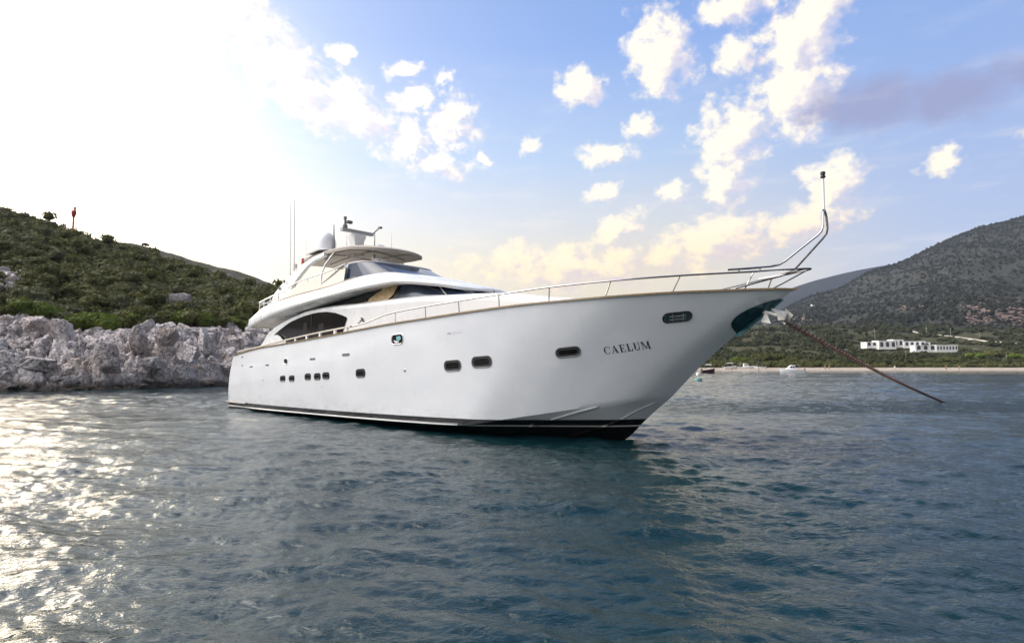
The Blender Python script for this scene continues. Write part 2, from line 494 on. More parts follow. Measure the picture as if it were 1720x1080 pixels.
def hullp(u, v):
    u = np.asarray(u, float); v = np.asarray(v, float)
    xs = -.3 + u * 25.54; xc = -.3 + u * 22.43
    S = SHEER(xs); C = CHINE(xc)
    p = 1 + .42 * np.clip((u - .45) / .55, 0, 1)**1.3
    y = C[0] + (S[0] - C[0]) * v**p; z = C[1] + (S[1] - C[1]) * v
    y = y + .10 * np.sin(np.pi * v) * (1 - np.clip((u - .3) / .5, 0, 1))
    x = xc + (xs - xc) * (v - .06 * np.sin(np.pi * v) * np.clip((u - .7) / .3, 0, 1))
    return x, -y, z


def hsolve(x, z):
    u = min(.98, max(.02, (x + .3) / 24.5)); v = .5; e = 1e-4
    for _ in range(30):
        X, Y, Z = hullp(u, v); X1, _, Z1 = hullp(u + e, v); X2, _, Z2 = hullp(u, v + e)
        a, b, c, d = (X1 - X) / e, (X2 - X) / e, (Z1 - Z) / e, (Z2 - Z) / e
        det = a * d - b * c; ex, ez = x - X, z - Z
        du = (ex * d - b * ez) / det; dv = (a * ez - c * ex) / det
        u = min(.9995, max(0, u + du)); v = min(1.05, max(-.05, v + dv))
        if abs(du) + abs(dv) < 1e-7: break
    return u, v


def hpt(x, z, off=0.0):
    """point on the starboard topside at local x, z, pushed outwards"""
    u, v = hsolve(x, z); e = 2e-3
    p = Vector([float(k) for k in hullp(u, v)])
    pu = Vector([float(k) for k in hullp(min(u + e, .9999), v)]) - Vector([float(k) for k in hullp(max(u - e, 0), v)])
    pv = Vector([float(k) for k in hullp(u, v + e)]) - Vector([float(k) for k in hullp(u, v - e)])
    n = pu.cross(pv).normalized()
    if n.y > 0: n = -n
    return p + n * off, n, pu.normalized(), (n.cross(pu)).normalized()


def hull_material():
    m = bpy.data.materials.new("hull_paint"); m.use_nodes = True
    N = NT(m.node_tree); b = m.node_tree.nodes['Principled BSDF']
    t = N.node('ShaderNodeTexCoord'); P = t.outputs['Object']
    x, y, z = N.sep(P)
    x2 = N.m('MULTIPLY', x, x)
    boot = N.m('ADD', N.m('MULTIPLY_ADD', x, .003, .295), N.m('MULTIPLY', x2, .00058))
    strp = N.m('ADD', N.m('MULTIPLY_ADD', x, .005, .095), N.m('MULTIPLY', x2, .0005))
    isb = N.m('LESS_THAN', z, boot)
    st = N.m('LESS_THAN', N.m('ABSOLUTE', N.m('SUBTRACT', z, strp)), .02)
    n = N.noise(N.v('MULTIPLY', P, (.5, .5, 1.0)), 1.2, 5, .6)
    # faint vertical rain and rust streaks in the gelcoat
    sk = N.noise(N.v('MULTIPLY', P, (9, 9, .5)), 1.0, 4, .6)
    white = N.mix(N.sstep(n.outputs[0], .3, .7), (.74, .755, .775, 1), (.80, .81, .82, 1))
    white = N.mix(N.m('MULTIPLY', N.sstep(sk.outputs[0], .55, .8), .17), white, (.52, .50, .44, 1))
    scum = N.noise(N.v('MULTIPLY', P, (3, 3, 8)), 1.0, 4, .6)
    low = N.m('MULTIPLY', N.sstep(z, .95, .42), N.sstep(scum.outputs[0], .4, .75))
    white = N.mix(N.m('MULTIPLY', low, .34), white, (.45, .43, .36, 1))
    c = N.mix(isb, white, (.012, .012, .013, 1))
    c = N.mix(st, c, (.70, .70, .68, 1))
    N.put(b.inputs['Base Color'], c)
    b.inputs['Roughness'].default_value = .20
    N.put(b.inputs['Roughness'], N.lin(n.outputs[0], .3, .7, .09, .16))
    b.inputs['Coat Weight'].default_value = .8; b.inputs['Coat Roughness'].default_value = .04
    # very slight waviness of the laminate
    w = N.noise(P, .9, 2, .5)
    bp = N.node('ShaderNodeBump'); bp.inputs['Strength'].default_value = .25; bp.inputs['Distance'].default_value = .02
    N.put(bp.inputs['Height'], w.outputs[0]); N.l.new(bp.outputs[0], b.inputs['Normal'])
    return m


def sym(pts):  # mirror a list of points to port
    return [(p[0], -p[1], p[2]) for p in pts]


def make_yacht():
    Y = empty("yacht", (YP[0], YP[1], 0), YA)
    tag(Y, "large white motor yacht CAELUM with flybridge, anchored in the bay", "yacht")
    HM = hull_material()
    # ---- hull
    mb = MB()
    us = np.concatenate([np.linspace(0, .75, 70), .75 + .25 * (1 - (1 - np.linspace(0, 1, 50)[1:])**1.6)])
    vs = np.linspace(0, 1, 26)
    for sgn in (1, -1):
        G = []
        for u in us:
            x, y, z = hullp(np.full_like(vs, u), vs)
            if u >= .99999: y = y * 0
            G.append([(float(a), float(b) * sgn, float(c)) for a, b, c in zip(x, y, z)])
        mb.grid(G)
        B = []
        for u in us:
            x = -.3 + u * 22.43; C = CHINE(x); k = float(KEEL(x)); row = []
            for w in np.linspace(0, 1, 10):
                row.append((x, sgn * -float(C[0]) * (1 - w), float(C[1]) * (1 - w) + k * w))
            B.append(row)
        mb.grid(B)
    # transom
    x, y, z = hullp(np.zeros_like(vs), vs)
    T = [[(float(a), float(b) * s_, float(c)) for s_ in np.linspace(1, -1, 9)] for a, b, c in zip(x, y, z)]
    mb.grid(T)
    mb.grid([[(-.3, -2.75 * s_ * (1 - w), .03 * (1 - w) - 1.0 * w) for w in np.linspace(0, 1, 4)] for s_ in (-1, 1)])
    hull = mb.build("hull", HM, Y, auto=28)
    # bulwark inner skin and deck
    mb = MB(); G1 = []; G2 = []
    for xx in np.linspace(-.3, 24.3, 60):
        s_ = SHEER(xx); yy = float(s_[0]); zz = float(s_[1]); yi = max(.01, yy - .09)
        zd = zz - .55
        yl = max(.005, -float(hpt(min(xx, 24.2), min(zd, 3.2))[0].y) - .07) if xx < 24.3 else .004
        if xx > 23.2: zd = zz - .25; yl = min(yl, yi * .6)
        G1.append([(xx, -yi, zz), (xx, -min(yl, yi), zd), (xx, 0, zd + .05), (xx, min(yl, yi), zd), (xx, yi, zz)])
    mb.grid(G1); mb.build("deck", M_deck, Y, auto=30)
    # teak cap rail following the sheer
    mb = MB(); n = 150
    ring = [(-.045, -.025), (-.04, .02), (.03, .03), (.10, .02), (.10, -.025)]
    for sgn in (1, -1):
        G = []
        for xx in np.concatenate([np.linspace(-.3, 22, 90), np.linspace(22, 25.3, 40)[1:]]):
            s_ = SHEER(min(xx, 25.24)); yy = float(s_[0]); zz = float(s_[1])
            G.append([(xx, sgn * -(max(0.0, yy - a) if yy > .11 else max(0, yy - a * yy / .11)), zz + b) for a, b in ring])
        mb.grid(G, closev=True)
    mb.grid([[(-.34 + dx_, y_, 2.55 + dz_) for dx_, dz_ in ((0, -.035), (0, .04), (.12, .04), (.12, -.035))] for y_ in np.linspace(-2.6, 2.6, 5)], closev=True)
    cap = mb.build("cap_rail", M_teak, Y)
    # spray strakes on the forward bottom
    def bot(u, w):
        xx = -.3 + u * 22.43; C = CHINE(xx); k = float(KEEL(xx))
        return Vector((xx, -float(C[0]) * (1 - w), float(C[1]) * (1 - w) + k * w))
    SM = HM
    for (u0, w0, u1, w1) in ((.80, .31, .935, .015), (.84, .60, .985, .47)):
        for sgn in (1, -1):
            mb = MB(); G = []
            for t_ in np.linspace(0, 1, 24):
                u = u0 + (u1 - u0) * t_; w = w0 + (w1 - w0) * t_
                p = bot(u, w); q = bot(u, w + .05); tp = (1 - t_)**.0 * (1.0 if .04 < t_ < .96 else .2)
                nn = Vector((0, -1, -.55)).normalized()
                G.append([(a.x, a.y * sgn, a.z) for a in (p + nn * .002, p + nn * .035 * tp, q + nn * .012 * tp, q + nn * .002)])
            mb.grid(G); mb.build("spray_strake", SM, hull)
    # rub strip / chine flat
    mb = MB()
    for sgn in (1, -1):
        G = []
        for xx in np.linspace(-.3, 16.6, 60):
            C = CHINE(xx); y_ = float(C[0]); z_ = float(C[1])
            G.append([(xx, sgn * -(y_ - .0), z_ + .045), (xx, sgn * -(y_ + .05), z_ + .02), (xx, sgn * -(y_ + .05), z_ - .015), (xx, sgn * -(y_ - .03), z_ - .05)])
        mb.grid(G)
    mb.build("chine_rail", HM, hull)
    # swim platform
    mb = MB(); G = []
    prof = [(-.04, .0), (0, .03), (0, .05)]
    for xx, yy in ((-1.15, 2.2), (-.95, 2.62), (-.6, 2.78), (0, 2.83), (1.0, 2.86), (1.9, 2.84)):
        G.append([(xx, -yy, .24), (xx, -yy - .03, .275), (xx, -yy, .31), (xx, yy, .31), (xx, yy + .03, .275), (xx, yy, .24)])
    mb.grid(G, closev=True)
    mb.ngon(G[0]); mb.build("swim_platform", M_black, Y, auto=20)

    # ---- portholes
    def stad(w, h, rad, k=6):
        pts = []
        for cx, cz, a0 in ((w / 2 - rad, h / 2 - rad, 0), (-w / 2 + rad, h / 2 - rad, 90), (-w / 2 + rad, -h / 2 + rad, 180), (w / 2 - rad, -h / 2 + rad, 270)):
            for i in range(k + 1):
                a = R(a0 + 90 * i / k); pts.append((cx + rad * math.cos(a), cz + rad * math.sin(a)))
        return pts
    def porthole(x, z, w, h, rad, fm, gm, name="porthole", label=None, bars=False):
        sl = .055 if x < 20 else .10
        c, n, a, b = hpt(x, z)
        b = Vector((0, 0, 1)) - n * n.z; b.normalize(); a = b.cross(n).normalized()
        if a.x < 0: a = -a
        def P(s, t_, o):
            q = c + a * s + b * (t_ + s * sl)
            r_, n_, _, _ = hpt(q.x, q.z, o)
            return r_
        o1, o2, o3 = stad(w, h, rad), stad(w - .035, h - .035, rad - .017), stad(w - .075, h - .075, rad - .037)
        mb = MB()
        mb.grid([[P(s, t_, -.002) for s, t_ in o1], [P(s, t_, .012) for s, t_ in o1], [P(s, t_, .020) for s, t_ in o2], [P(s, t_, .006) for s, t_ in o3]], closev=True)
        fr = mb.build(name, fm, hull, auto=50)
        if label: fr['label'] = label
        mb = MB(); mb.grid([[P(s * q, t_ * q, .0065) for s, t_ in o3] for q in (1, .8, .6, .4, .2, .02)], closev=True)
        return fr, mb, P
    specs = [(5.75, 1.50, .50, .27, .12), (6.58, 1.52, .50, .27, .12), (7.95, 1.61, .50, .28, .12), (8.71, 1.63, .50, .28, .12), (9.36, 1.67, .52, .28, .12), (11.73, 1.79, .60, .32, .14),
             (16.51, 2.06, .73, .35, .155), (17.67, 2.17, .76, .35, .155), (20.3, 2.42, .70, .30, .145)]
    M_room = mat("porthole_dark", (.008, .007, .007), .15, spec=.3)
    for s_ in specs:
        fr, mb, P = porthole(*s_, M_black if s_[0] < 12 else M_grey, None)
        mb.build("pane", M_room, fr) if False else None
        g = mb.build("porthole_glass", M_room, hull)
        g.parent = hull
        # inner pane reveal
        mb2 = MB(); i1, i2 = stad(s_[2] - .13, s_[3] - .13, s_[4] - .05), stad(s_[2] - .15, s_[3] - .15, s_[4] - .062)
        mb2.grid([[P(a, b, .007) for a, b in i1], [P(a, b, .011) for a, b in i1], [P(a, b, .011) for a, b in i2], [P(a, b, .007) for a, b in i2]], closev=True)
        mb2.build("porthole_seal", M_grey, hull)
    # small chrome one under the saloon
    fr, mb, P = porthole(5.92, 2.23, .36, .27, .11, M_steel2, None, label="small chrome-framed porthole below the saloon window")
    mb.build("porthole_glass", M_room, hull)
    # teal-lined porthole amidships
    fr, mb, P = porthole(13.89, 2.92, .64, .36, .14, M_steel2, None, label="chrome-framed mooring port showing a teal bundle inside")
    mb.build("porthole_glass", M_room, hull)
    mb = MB(); mb.ngon([P(a, b, .009) for a, b in ((-.05, .09), (.16, .10), (.2, 0), (.1, -.06), (-.04, -.02))]); mb.build("mooring_port_lining", mat("teal_cover", (.16, .42, .45), .6), hull)
    mb = MB(); mb.ngon([P(a, b, .0095) for a, b in ((-.2, -.02), (-.02, -.05), (.1, -.08), (.05, -.115), (-.12, -.115))]); mb.build("mooring_port_lining", M_white, hull)
    # bow mooring port, chrome interior with bollard bars
    fr, mb, P = porthole(22.93, 3.24, .70, .28, .135, M_black, None, name="hawse_port", label="oval chrome hawse port with bars near the bow")
    mb.build("hawse_lining", M_steel, hull)
    mb = MB()
    for s0 in (-.10, .15): mb.grid([[P(s0 - .02, t_, .009), P(s0, t_, .03), P(s0 + .02, t_, .009)] for t_ in (-.10, 0, .10)])
    for t0 in (.03, -.055): mb.grid([[P(s0, t0 - .012, .012), P(s0, t0, .028), P(s0, t0 + .012, .012)] for s0 in np.linspace(-.18, .2, 6)])
    mb.build("hawse_bar", M_grey, hull)
    # vents and small skin fittings
    for (x, z, w, h) in ((10.76, 2.45, .50, .09), (8.28, 2.31, .42, .075), (4.07, 2.07, .34, .065), (2.28, 1.99, .30, .065), (1.15, 2.04, .12, .06), (.95, 2.45, .22, .05)):
        c, n, a, b = hpt(x, z); mb = MB()
        o = stad(w, h, h * .48, 4); q = stad(w - .03, h - .03, h * .3, 4)
        P = lambda s, t_, off: hpt(c.x + s, c.z + t_ + s * .03, off)[0]
        mb.grid([[P(s, t_, -.002) for s, t_ in o], [P(s, t_, .012) for s, t_ in o], [P(s, t_, .012) for s, t_ in q], [P(s, t_, .003) for s, t_ in q]], closev=True)
        mb.ngon([P(s, t_, .003) for s, t_ in q])
        mb.build("hull_vent", M_grey, hull)
    for (x, z, r_) in ((14.26, 1.91, .055), (3.77, 1.41, .05), (2.9, 1.5, .03), (9.0, 1.25, .025)):
        c, n, a, b = hpt(x, z, .004); mb = MB()
        mb.lathe([(0, .012), (r_ * .5, .012), (r_, .0)], n=12)
        M_ = n.to_track_quat('Z', 'Y').to_matrix().to_4x4(); M_.translation = c
        mb.v = [tuple(M_ @ Vector(v)) for v in mb.v]
        mb.build("drain_fitting", M_steel2, hull)
    # small builder's mark amidships: a short dot and a faint line of script
    mk = MB(); P = lambda s, t_: hpt(16.36 + s, 3.02 + t_, .004)[0]
    mk.ngon([P(.0, -.035), P(.14, -.03), P(.18, .0), P(.14, .03), P(0, .02)])
    for i in range(7):
        s0 = .24 + i * .06; mk.ngon([P(s0, -.02), P(s0 + .015, -.02), P(s0 + .035, .03 + .012 * (i % 2)), P(s0 + .02, .03)])
    mk.build("side_mark", mat("faded_silver", (.42, .43, .47), .4), hull)

    # ---- name on the bow: CAELUM in a high-contrast serif
    def nm(s, t_):   # letter space (s metres along, t metres up) -> hull
        x = 21.165 + s * .905; z = 2.352 + t_ + s * .128
        return hpt(x, z, .005)[0]
    mb = MB(); CH = .185; f_ = mb.f
    def poly(pts):  # subdivide quads for curvature
        mb.ngon([nm(*p) for p in pts])
    def serif(s0, s1, t_, th=.012): poly([(s0, t_), (s1, t_), (s1, t_ + th), (s0, t_ + th)])
    TK, TN = .036, .012
    # C
    def arc(cx, cz, rx, rz, a0, a1, tk, tn, k=18):
        for i in range(k):
            q = []
            for a in (a0 + (a1 - a0) * i / k, a0 + (a1 - a0) * (i + 1) / k):
                w = tn + (tk - tn) * abs(math.cos(R(a)))**1.5
                q.append(((cx + rx * math.cos(R(a)), cz + rz * math.sin(R(a))), (cx + (rx - w) * math.cos(R(a)), cz + (rz - tn) * math.sin(R(a)))))
            poly([q[0][0], q[1][0], q[1][1], q[0][1]])
    arc(.085, CH / 2, .085, CH / 2, 48, 312, TK, TN)
    poly([(.148, .122), (.160, .122), (.160, .178), (.148, .16)]); poly([(.148, .03), (.155, .03), (.150, .055), (.144, .04)])
    # A
    s0 = .19
    poly([(s0 + .012, .006), (s0 + .024, .006), (s0 + .086, CH), (s0 + .078, CH)])
    poly([(s0 + .118, .006), (s0 + .158, .006), (s0 + .096, CH + .002), (s0 + .070, CH - .02)])
    poly([(s0 + .038, .058), (s0 + .115, .058), (s0 + .112, .070), (s0 + .042, .070)])
    serif(s0 - .008, s0 + .044, 0, .008); serif(s0 + .098, s0 + .176, 0, .008)
    # E
    s0 = .40
    poly([(s0 + .018, 0), (s0 + .018 + TK, 0), (s0 + .018 + TK, CH), (s0 + .018, CH)])
    serif(s0, s0 + .135, 0, .010); serif(s0, s0 + .130, CH - .010, .010); serif(s0 + .05, s0 + .1, CH / 2 - .005, .010)
    poly([(s0 + .128, CH - .045), (s0 + .136, CH - .045), (s0 + .132, CH), (s0 + .112, CH)]); poly([(s0 + .112, 0), (s0 + .136, 0), (s0 + .144, .05), (s0 + .136, .05)])
    poly([(s0 + .096, CH / 2 - .028), (s0 + .104, CH / 2 - .028), (s0 + .104, CH / 2 + .028), (s0 + .096, CH / 2 + .028)])
    # L
    s0 = .58
    poly([(s0 + .018, 0), (s0 + .018 + TK, 0), (s0 + .018 + TK, CH), (s0 + .018, CH)])
    serif(s0, s0 + .125, 0, .010); serif(s0, s0 + .075, CH - .008, .008); poly([(s0 + .100, 0), (s0 + .126, 0), (s0 + .134, .06), (s0 + .125, .06)])
    # U
    s0 = .745
    poly([(s0 + .018, .06), (s0 + .018 + TK, .06), (s0 + .018 + TK, CH), (s0 + .018, CH)])
    poly([(s0 + .128, .06), (s0 + .140, .06), (s0 + .140, CH), (s0 + .128, CH)])
    arc(s0 + .079, .06, .061, .062, 180, 360, TK * .7, TN + .004, 12)
    serif(s0, s0 + .075, CH - .008, .008); serif(s0 + .108, s0 + .158, CH - .008, .008)
    # M
    s0 = .93
    poly([(s0 + .018, 0), (s0 + .030, 0), (s0 + .030, CH), (s0 + .018, CH)])
    poly([(s0 + .018, CH), (s0 + .058, CH), (s0 + .118, .01), (s0 + .100, .004)])
    poly([(s0 + .100, .004), (s0 + .112, .004), (s0 + .182, CH), (s0 + .168, CH)])
    poly([(s0 + .160, 0), (s0 + .196, 0), (s0 + .196, CH), (s0 + .160, CH)])
    serif(s0, s0 + .05, 0, .008); serif(s0 + .142, s0 + .214, 0, .008); serif(s0, s0 + .05, CH - .008, .008); serif(s0 + .17, s0 + .214, CH - .008, .008)
    mb.build("name_lettering", mat("navy_lettering", (.02, .025, .05), .35), hull, smooth=False)

    # ---- anchor pocket plate: polished steel wrapped round the stem
    pkt = [(23.87, 3.00), (23.93, 3.12), (24.03, 3.23), (24.22, 3.35), (24.48, 3.48), (24.77, 3.60), (25.00, 3.66)]
    # grid between the upper outline and the stem line
    up = curve([(p[0], p[1]) for p in pkt])
    mb = MB()
    stem = lambda z: float(np.interp(z, [0, .64, 1.27, 1.95, 2.77, 3.22, 3.65, 3.83], [20.65, 21.37, 22.13, 22.97, 23.91, 24.49, 25.02, 25.24]))
    top_ = [(23.86, 3.00), (23.90, 3.10), (24.00, 3.21), (24.12, 3.30), (24.30, 3.40), (24.50, 3.49), (24.72, 3.58), (24.95, 3.645)]
    zz_ = [2.80, 2.88, 2.98, 3.08, 3.20, 3.33, 3.47, 3.62]
    for sgn in (1, -1):
        G = []
        for (xt, zt), zs in zip(top_, zz_):
            row = []
            a0, n0, _, _ = hpt(xt, zt, .012)
            b0 = Vector((stem(zs) + .015, 0, zs))
            for t_ in np.linspace(0, 1, 7):
                xx = xt + (stem(zs) - .06 - xt) * min(t_ / .85, 1.0); zz = zt + (zs - zt) * min(t_ / .85, 1)
                if t_ > .86: q = Vector((stem(zs) + .02, -.004, zs - .01))
                else: q = hpt(xx, zz, .012)[0]
                row.append((q.x, q.y * sgn, q.z))
            G.append(row)
        mb.grid(G)
    mb.build("anchor_plate", mat("stained_steel_plate", (.06, .14, .16), .30, metal=.75, var=.25, vscale=5), hull, auto=60)
    # anchor housed at the stem
    an = MB()
    c = Vector((24.72, 0, 3.30))
    an.tube([(24.35, 0, 3.42), (24.95, 0, 3.20)], .05, 8)
    an.box((24.98, 0, 3.20), (.16, .34, .16))
    def fluke(sg):
        b0 = Vector((24.95, .10 * sg, 3.22))
        pts = [b0 + Vector(d_) for d_ in ((-.10, 0, .16), (.10, 0, .10), (.12, .22 * sg, -.02), (-.02, .32 * sg, .08), (-.15, .20 * sg, .18))]
        th = Vector((.03, 0, -.06))
        q = [p + th for p in pts]
        n = len(pts); an.add(pts + q, [tuple(range(n)), tuple(range(2 * n - 1, n - 1, -1))] + [(i, (i + 1) % n, n + (i + 1) % n, n + i) for i in range(n)])
    fluke(1); fluke(-1)
    tip = [Vector((24.55, -.26, 3.10)), Vector((24.80, -.34, 3.04)), Vector((24.62, -.12, 3.36)), Vector((24.58, -.20, 3.0))]
    an.add(tip, [(0, 1, 2), (0, 3, 1), (1, 3, 2), (0, 2, 3)])
    tip = [Vector((25.0, -.02, 3.02)), Vector((25.22, -.10, 3.22)), Vector((25.0, .06, 3.42)), Vector((25.06, .16, 3.2))]
    an.add(tip, [(0, 1, 2), (0, 3, 1), (1, 3, 2), (0, 2, 3)])
    an.tube([(24.86, 0, 3.34), (25.02, -.05, 3.02)], .028, 8)
    an.build("anchor", mat("galvanised_anchor", (.62, .60, .55), .4, metal=.4, var=.2, vscale=6), Y, smooth=False)

    # ---- guard rail
    RK = [(.24, 2.60, 2.72), (2.98, 2.62, 2.93), (4.95, 2.70, 3.09), (7.69, 2.76, 3.29), (10.18, 2.80, 3.44), (11.08, 2.81, 3.485), (11.74, 2.82, 3.545), (12.41, 2.83, 3.66), (13.04, 2.84, 3.765), (13.69, 2.85, 3.825), (15.24, 2.86, 3.905), (16.81, 2.85, 3.965), (18.47, 2.80, 4.025), (20.09, 2.58, 4.10), (21.65, 2.17, 4.15), (23.13, 1.45, 4.205), (24.52, .62, 4.245), (25.3, .24, 4.26), (25.5, .13, 4.265)]
    rc = curve(RK)
    xs_a = np.linspace(.24, 10.9, 30); xs_f = np.linspace(10.9, 25.5, 90)
    for sgn in (-1, 1):
        mb = MB(); mb.grid([[(xx, sgn * (float(rc(xx)[0]) + a), float(rc(xx)[1]) + b) for a, b in ((-.045, -.02), (-.045, .03), (.045, .03), (.045, -.02))] for xx in xs_a], closev=True)
        br = mb.build("side_handrail", M_cream, Y)
        for xx in (5.55, 6.5, 7.5, 8.6, 9.75, 10.6):
            mb = MB(); z0 = float(SHEER(xx)[1]); r_ = rc(xx)
            mb.box((xx, sgn * float(r_[0]), (z0 + float(r_[1])) / 2), (.13, .07, float(r_[1]) - z0 + .02)); mb.build("rail_post", M_super, br)
    mb = MB()
    pts = [(float(xx), -float(rc(xx)[0]), float(rc(xx)[1])) for xx in xs_f]
    tipa = [(25.585, -.05, 4.268), (25.60, 0, 4.268), (25.585, .05, 4.268)]
    mb.tube(pts + tipa + sym(pts)[::-1], .023, 8)
    gr = mb.build("guard_rail", M_steel, Y)
    # sloping inner rails joining the deck at the stem
    for sgn in (-1, 1):
        mb = MB(); mb.tube([(25.5, sgn * .10, 4.26), (24.9, sgn * .42, 4.07), (24.2, sgn * .82, 3.86)], .018, 6); mb.build("rail_brace", M_steel, gr)
    posts = [(13.65, 13.7), (15.25, 15.3), (16.8, 16.85), (18.42, 18.42), (20.05, 20.02), (21.66, 21.52), (23.14, 22.98), (24.55, 24.36)]
    for xt, xb in posts:
        for sgn in (-1, 1):
            mb = MB(); r_ = rc(xt); s_ = SHEER(xb)
            mb.tube([(xb, sgn * (float(s_[0]) - .05), float(s_[1]) + .02), (xt, sgn * float(r_[0]), float(r_[1]))], .016, 6)
            mb.build("stanchion", M_steel, gr)
    # raised pulpit frame carrying the light mast
    mb = MB()
    for sgn in (-1, 1):
        P_ = [(24.10, 1.0, 4.29), (24.55, .80, 4.30), (24.90, .58, 4.32), (25.08, .50, 4.36), (25.2, .45, 4.44), (25.55, .32, 4.74), (25.82, .21, 4.97), (25.90, .19, 5.06), (25.93, .18, 5.18), (25.93, .14, 5.42), (25.925, .10, 5.50), (25.92, .04, 5.555), (25.92, 0, 5.565)]
        mb.tube([(a, b * sgn, c_) for a, b, c_ in P_], .026, 8)
    pu = mb.build("pulpit_frame", M_steel, Y)
    for sgn in (-1, 1):
        for xx, yy in ((24.32, .90), (24.72, .70)):
            mb = MB(); mb.tube([(xx, yy * sgn, 4.24), (xx, yy * sgn, 4.31)], .02, 6); mb.build("rail_clamp", M_steel2, pu)
    mb = MB(); mb.tube([(25.92, 0, 5.55), (25.925, 0, 6.30)], .024, 8); ms = mb.build("light_mast", M_white, Y)
    mb = MB(); mb.lathe([(0, 6.44), (.05, 6.44), (.055, 6.40), (.055, 6.385), (.04, 6.38), (.04, 6.35), (.055, 6.345), (.055, 6.31), (.03, 6.29), (0, 6.29)], (25.925, 0, 0), 14); mb.build("navigation_light", M_black, ms)

    # ---- deckhouse
    DH = curve([(1.9, 2.22, 2.95), (2.2, 2.26, 3.15), (2.6, 2.29, 3.42), (3.2, 2.30, 3.78), (4.1, 2.31, 4.02), (5.3, 2.32, 4.24), (6.6, 2.32, 4.42), (8.5, 2.32, 4.47), (10.7, 2.30, 4.44), (12.3, 2.26, 4.45), (13.85, 2.15, 4.46), (15.3, 1.93, 4.39), (16.85, 1.5, 4.35), (18.3, 1.14, 4.15), (19.35, .84, 4.02), (20.2, .48, 3.86), (20.6, 0.02, 3.70)])
    mb = MB(); G = []
    for xx in np.concatenate([np.linspace(1.9, 4.2, 20), np.linspace(4.2, 18, 60)[1:], 18 + 2.6 * (1 - (1 - np.linspace(0, 1, 26)[1:])**1.8)]):
        yb, zt = [float(k) for k in DH(xx)]
        r_ = min(.30, yb * .5); rz = .16 if xx > 3 else .05
        side = [(yb, 2.3), (yb, zt - .55), (yb - .01, zt - rz - .1)] + [(yb - r_ * (1 - math.cos(a)), zt - rz + rz * math.sin(a)) for a in (.25, .55, .9, 1.25, math.pi / 2)] + [(max(0, yb - r_ - .4) if yb > .8 else yb * .3, zt + .03), (0, zt + .05)]
        G.append([(xx, -a, max(b, 2.3)) for a, b in side] + [(xx, a, max(b, 2.3)) for a, b in side[::-1][1:]])
    mb.grid(G); mb.ngon(G[0])
    dh = mb.build("deckhouse", M_super, Y, auto=40)
    def side_patch(name, pts, ys, m, parent, depth=.02, curve_y=None, k=1, both=True):
        obs = []
        for sgn in ((-1, 1) if both else (-1,)):
            mb = MB(); n = len(pts)
            yy = lambda p: sgn * (ys if curve_y is None else float(curve_y(p[0])[0]) + ys)
            o_ = [(p[0], yy(p) + sgn * depth, p[1]) for p in pts]; i_ = [(p[0], yy(p), p[1]) for p in pts]
            mb.add(o_ + i_, [tuple(range(n))] + [(i, (i + 1) % n, n + (i + 1) % n, n + i) for i in range(n)])
            obs.append(mb.build(name, m, parent, smooth=False))
        return obs
    win = [(2.55, 2.98), (3.17, 3.26), (3.6, 3.45), (4.06, 3.62), (4.6, 3.80), (5.19, 3.965), (5.75, 4.06), (6.3, 4.14), (7.0, 4.205), (7.6, 4.23), (8.25, 4.215), (8.94, 4.13), (9.4, 4.02), (9.75, 3.92), (9.78, 3.86), (9.62, 3.6), (9.45, 3.3), (9.3, 2.75), (4, 2.75)]
    wso = side_patch("saloon_window", win, 2.325, M_glassd, dh)
    M_glim = mat("saloon_interior_glimpse", (.022, .019, .018), .25)
    for w_ in wso:
        sg = -1 if w_.data.vertices[0].co.y < 0 else 1
        for (x0, x1) in ((7.05, 7.13),):
            mb = MB(); mb.box((x0, sg * 2.353, 3.6), (.05, .012, 1.1)); mb.build("window_divider", M_black, dh)
        for (x0, z0, w0, h0) in ((6.5, 3.62, .38, .5), (7.85, 3.58, .5, .4)):
            mb = MB(); mb.ngon([(x0 - w0 / 2, sg * 2.348, z0 - h0 / 2), (x0 + w0 / 2, sg * 2.348, z0 - h0 / 2 + .05), (x0 + w0 / 2 - .06, sg * 2.348, z0 + h0 / 2), (x0 - w0 / 2 + .05, sg * 2.348, z0 + h0 / 2 - .05)]); mb.build("interior_glimpse", M_glim, dh, smooth=False)
    # aft bulwark wing, white quarter fairing
    side_patch("bulwark_wing", [(2.2, 2.75), (2.5, 3.0), (2.9, 3.18), (3.4, 3.34), (3.8, 3.42), (4.15, 3.42), (4.4, 3.34), (4.7, 3.16), (5.0, 2.95), (5.2, 2.75)], 2.42, M_super, Y, .05)
    # small badge forward of the window
    for sgn in (-1,):
        mb = MB(); y_ = sgn * 2.318
        mb.ngon([(10.62, y_, 3.70), (10.86, y_, 3.82), (10.93, y_, 3.80), (10.72, y_, 3.69)]); mb.ngon([(10.70, y_, 3.84), (10.78, y_, 3.86), (10.98, y_, 3.70), (10.88, y_, 3.67)]); mb.ngon([(10.55, y_, 3.63), (10.70, y_, 3.66), (10.66, y_, 3.68), (10.52, y_, 3.66)])
        mb.build("badge", mat("dark_badge", (.08, .08, .10), .4), dh, smooth=False)

    # ---- pilothouse glazing under the brow
    FB = curve([(0.9, 2.42, 4.28, 2.4), (1.6, 2.5, 4.48, 2.42), (2.6, 2.58, 4.78, 2.43), (5.0, 2.66, 5.04, 2.38), (8.1, 2.68, 5.27, 2.14), (10.6, 2.64, 5.5, 2.0), (11.65, 2.6, 5.5, 1.92), (12.3, 2.56, 5.42, 1.78), (13.0, 2.5, 5.26, 1.62), (13.87, 2.36, 4.99, 1.45), (14.392, 2.18, 4.89, 1.3), (14.827, 1.94, 4.82, 1.1), (15.088, 1.62, 4.77, 0.9), (15.306, 1.12, 4.72, 0.6), (15.419, 0.62, 4.69, 0.3), (15.462, 0.03, 4.67, 0.01)])
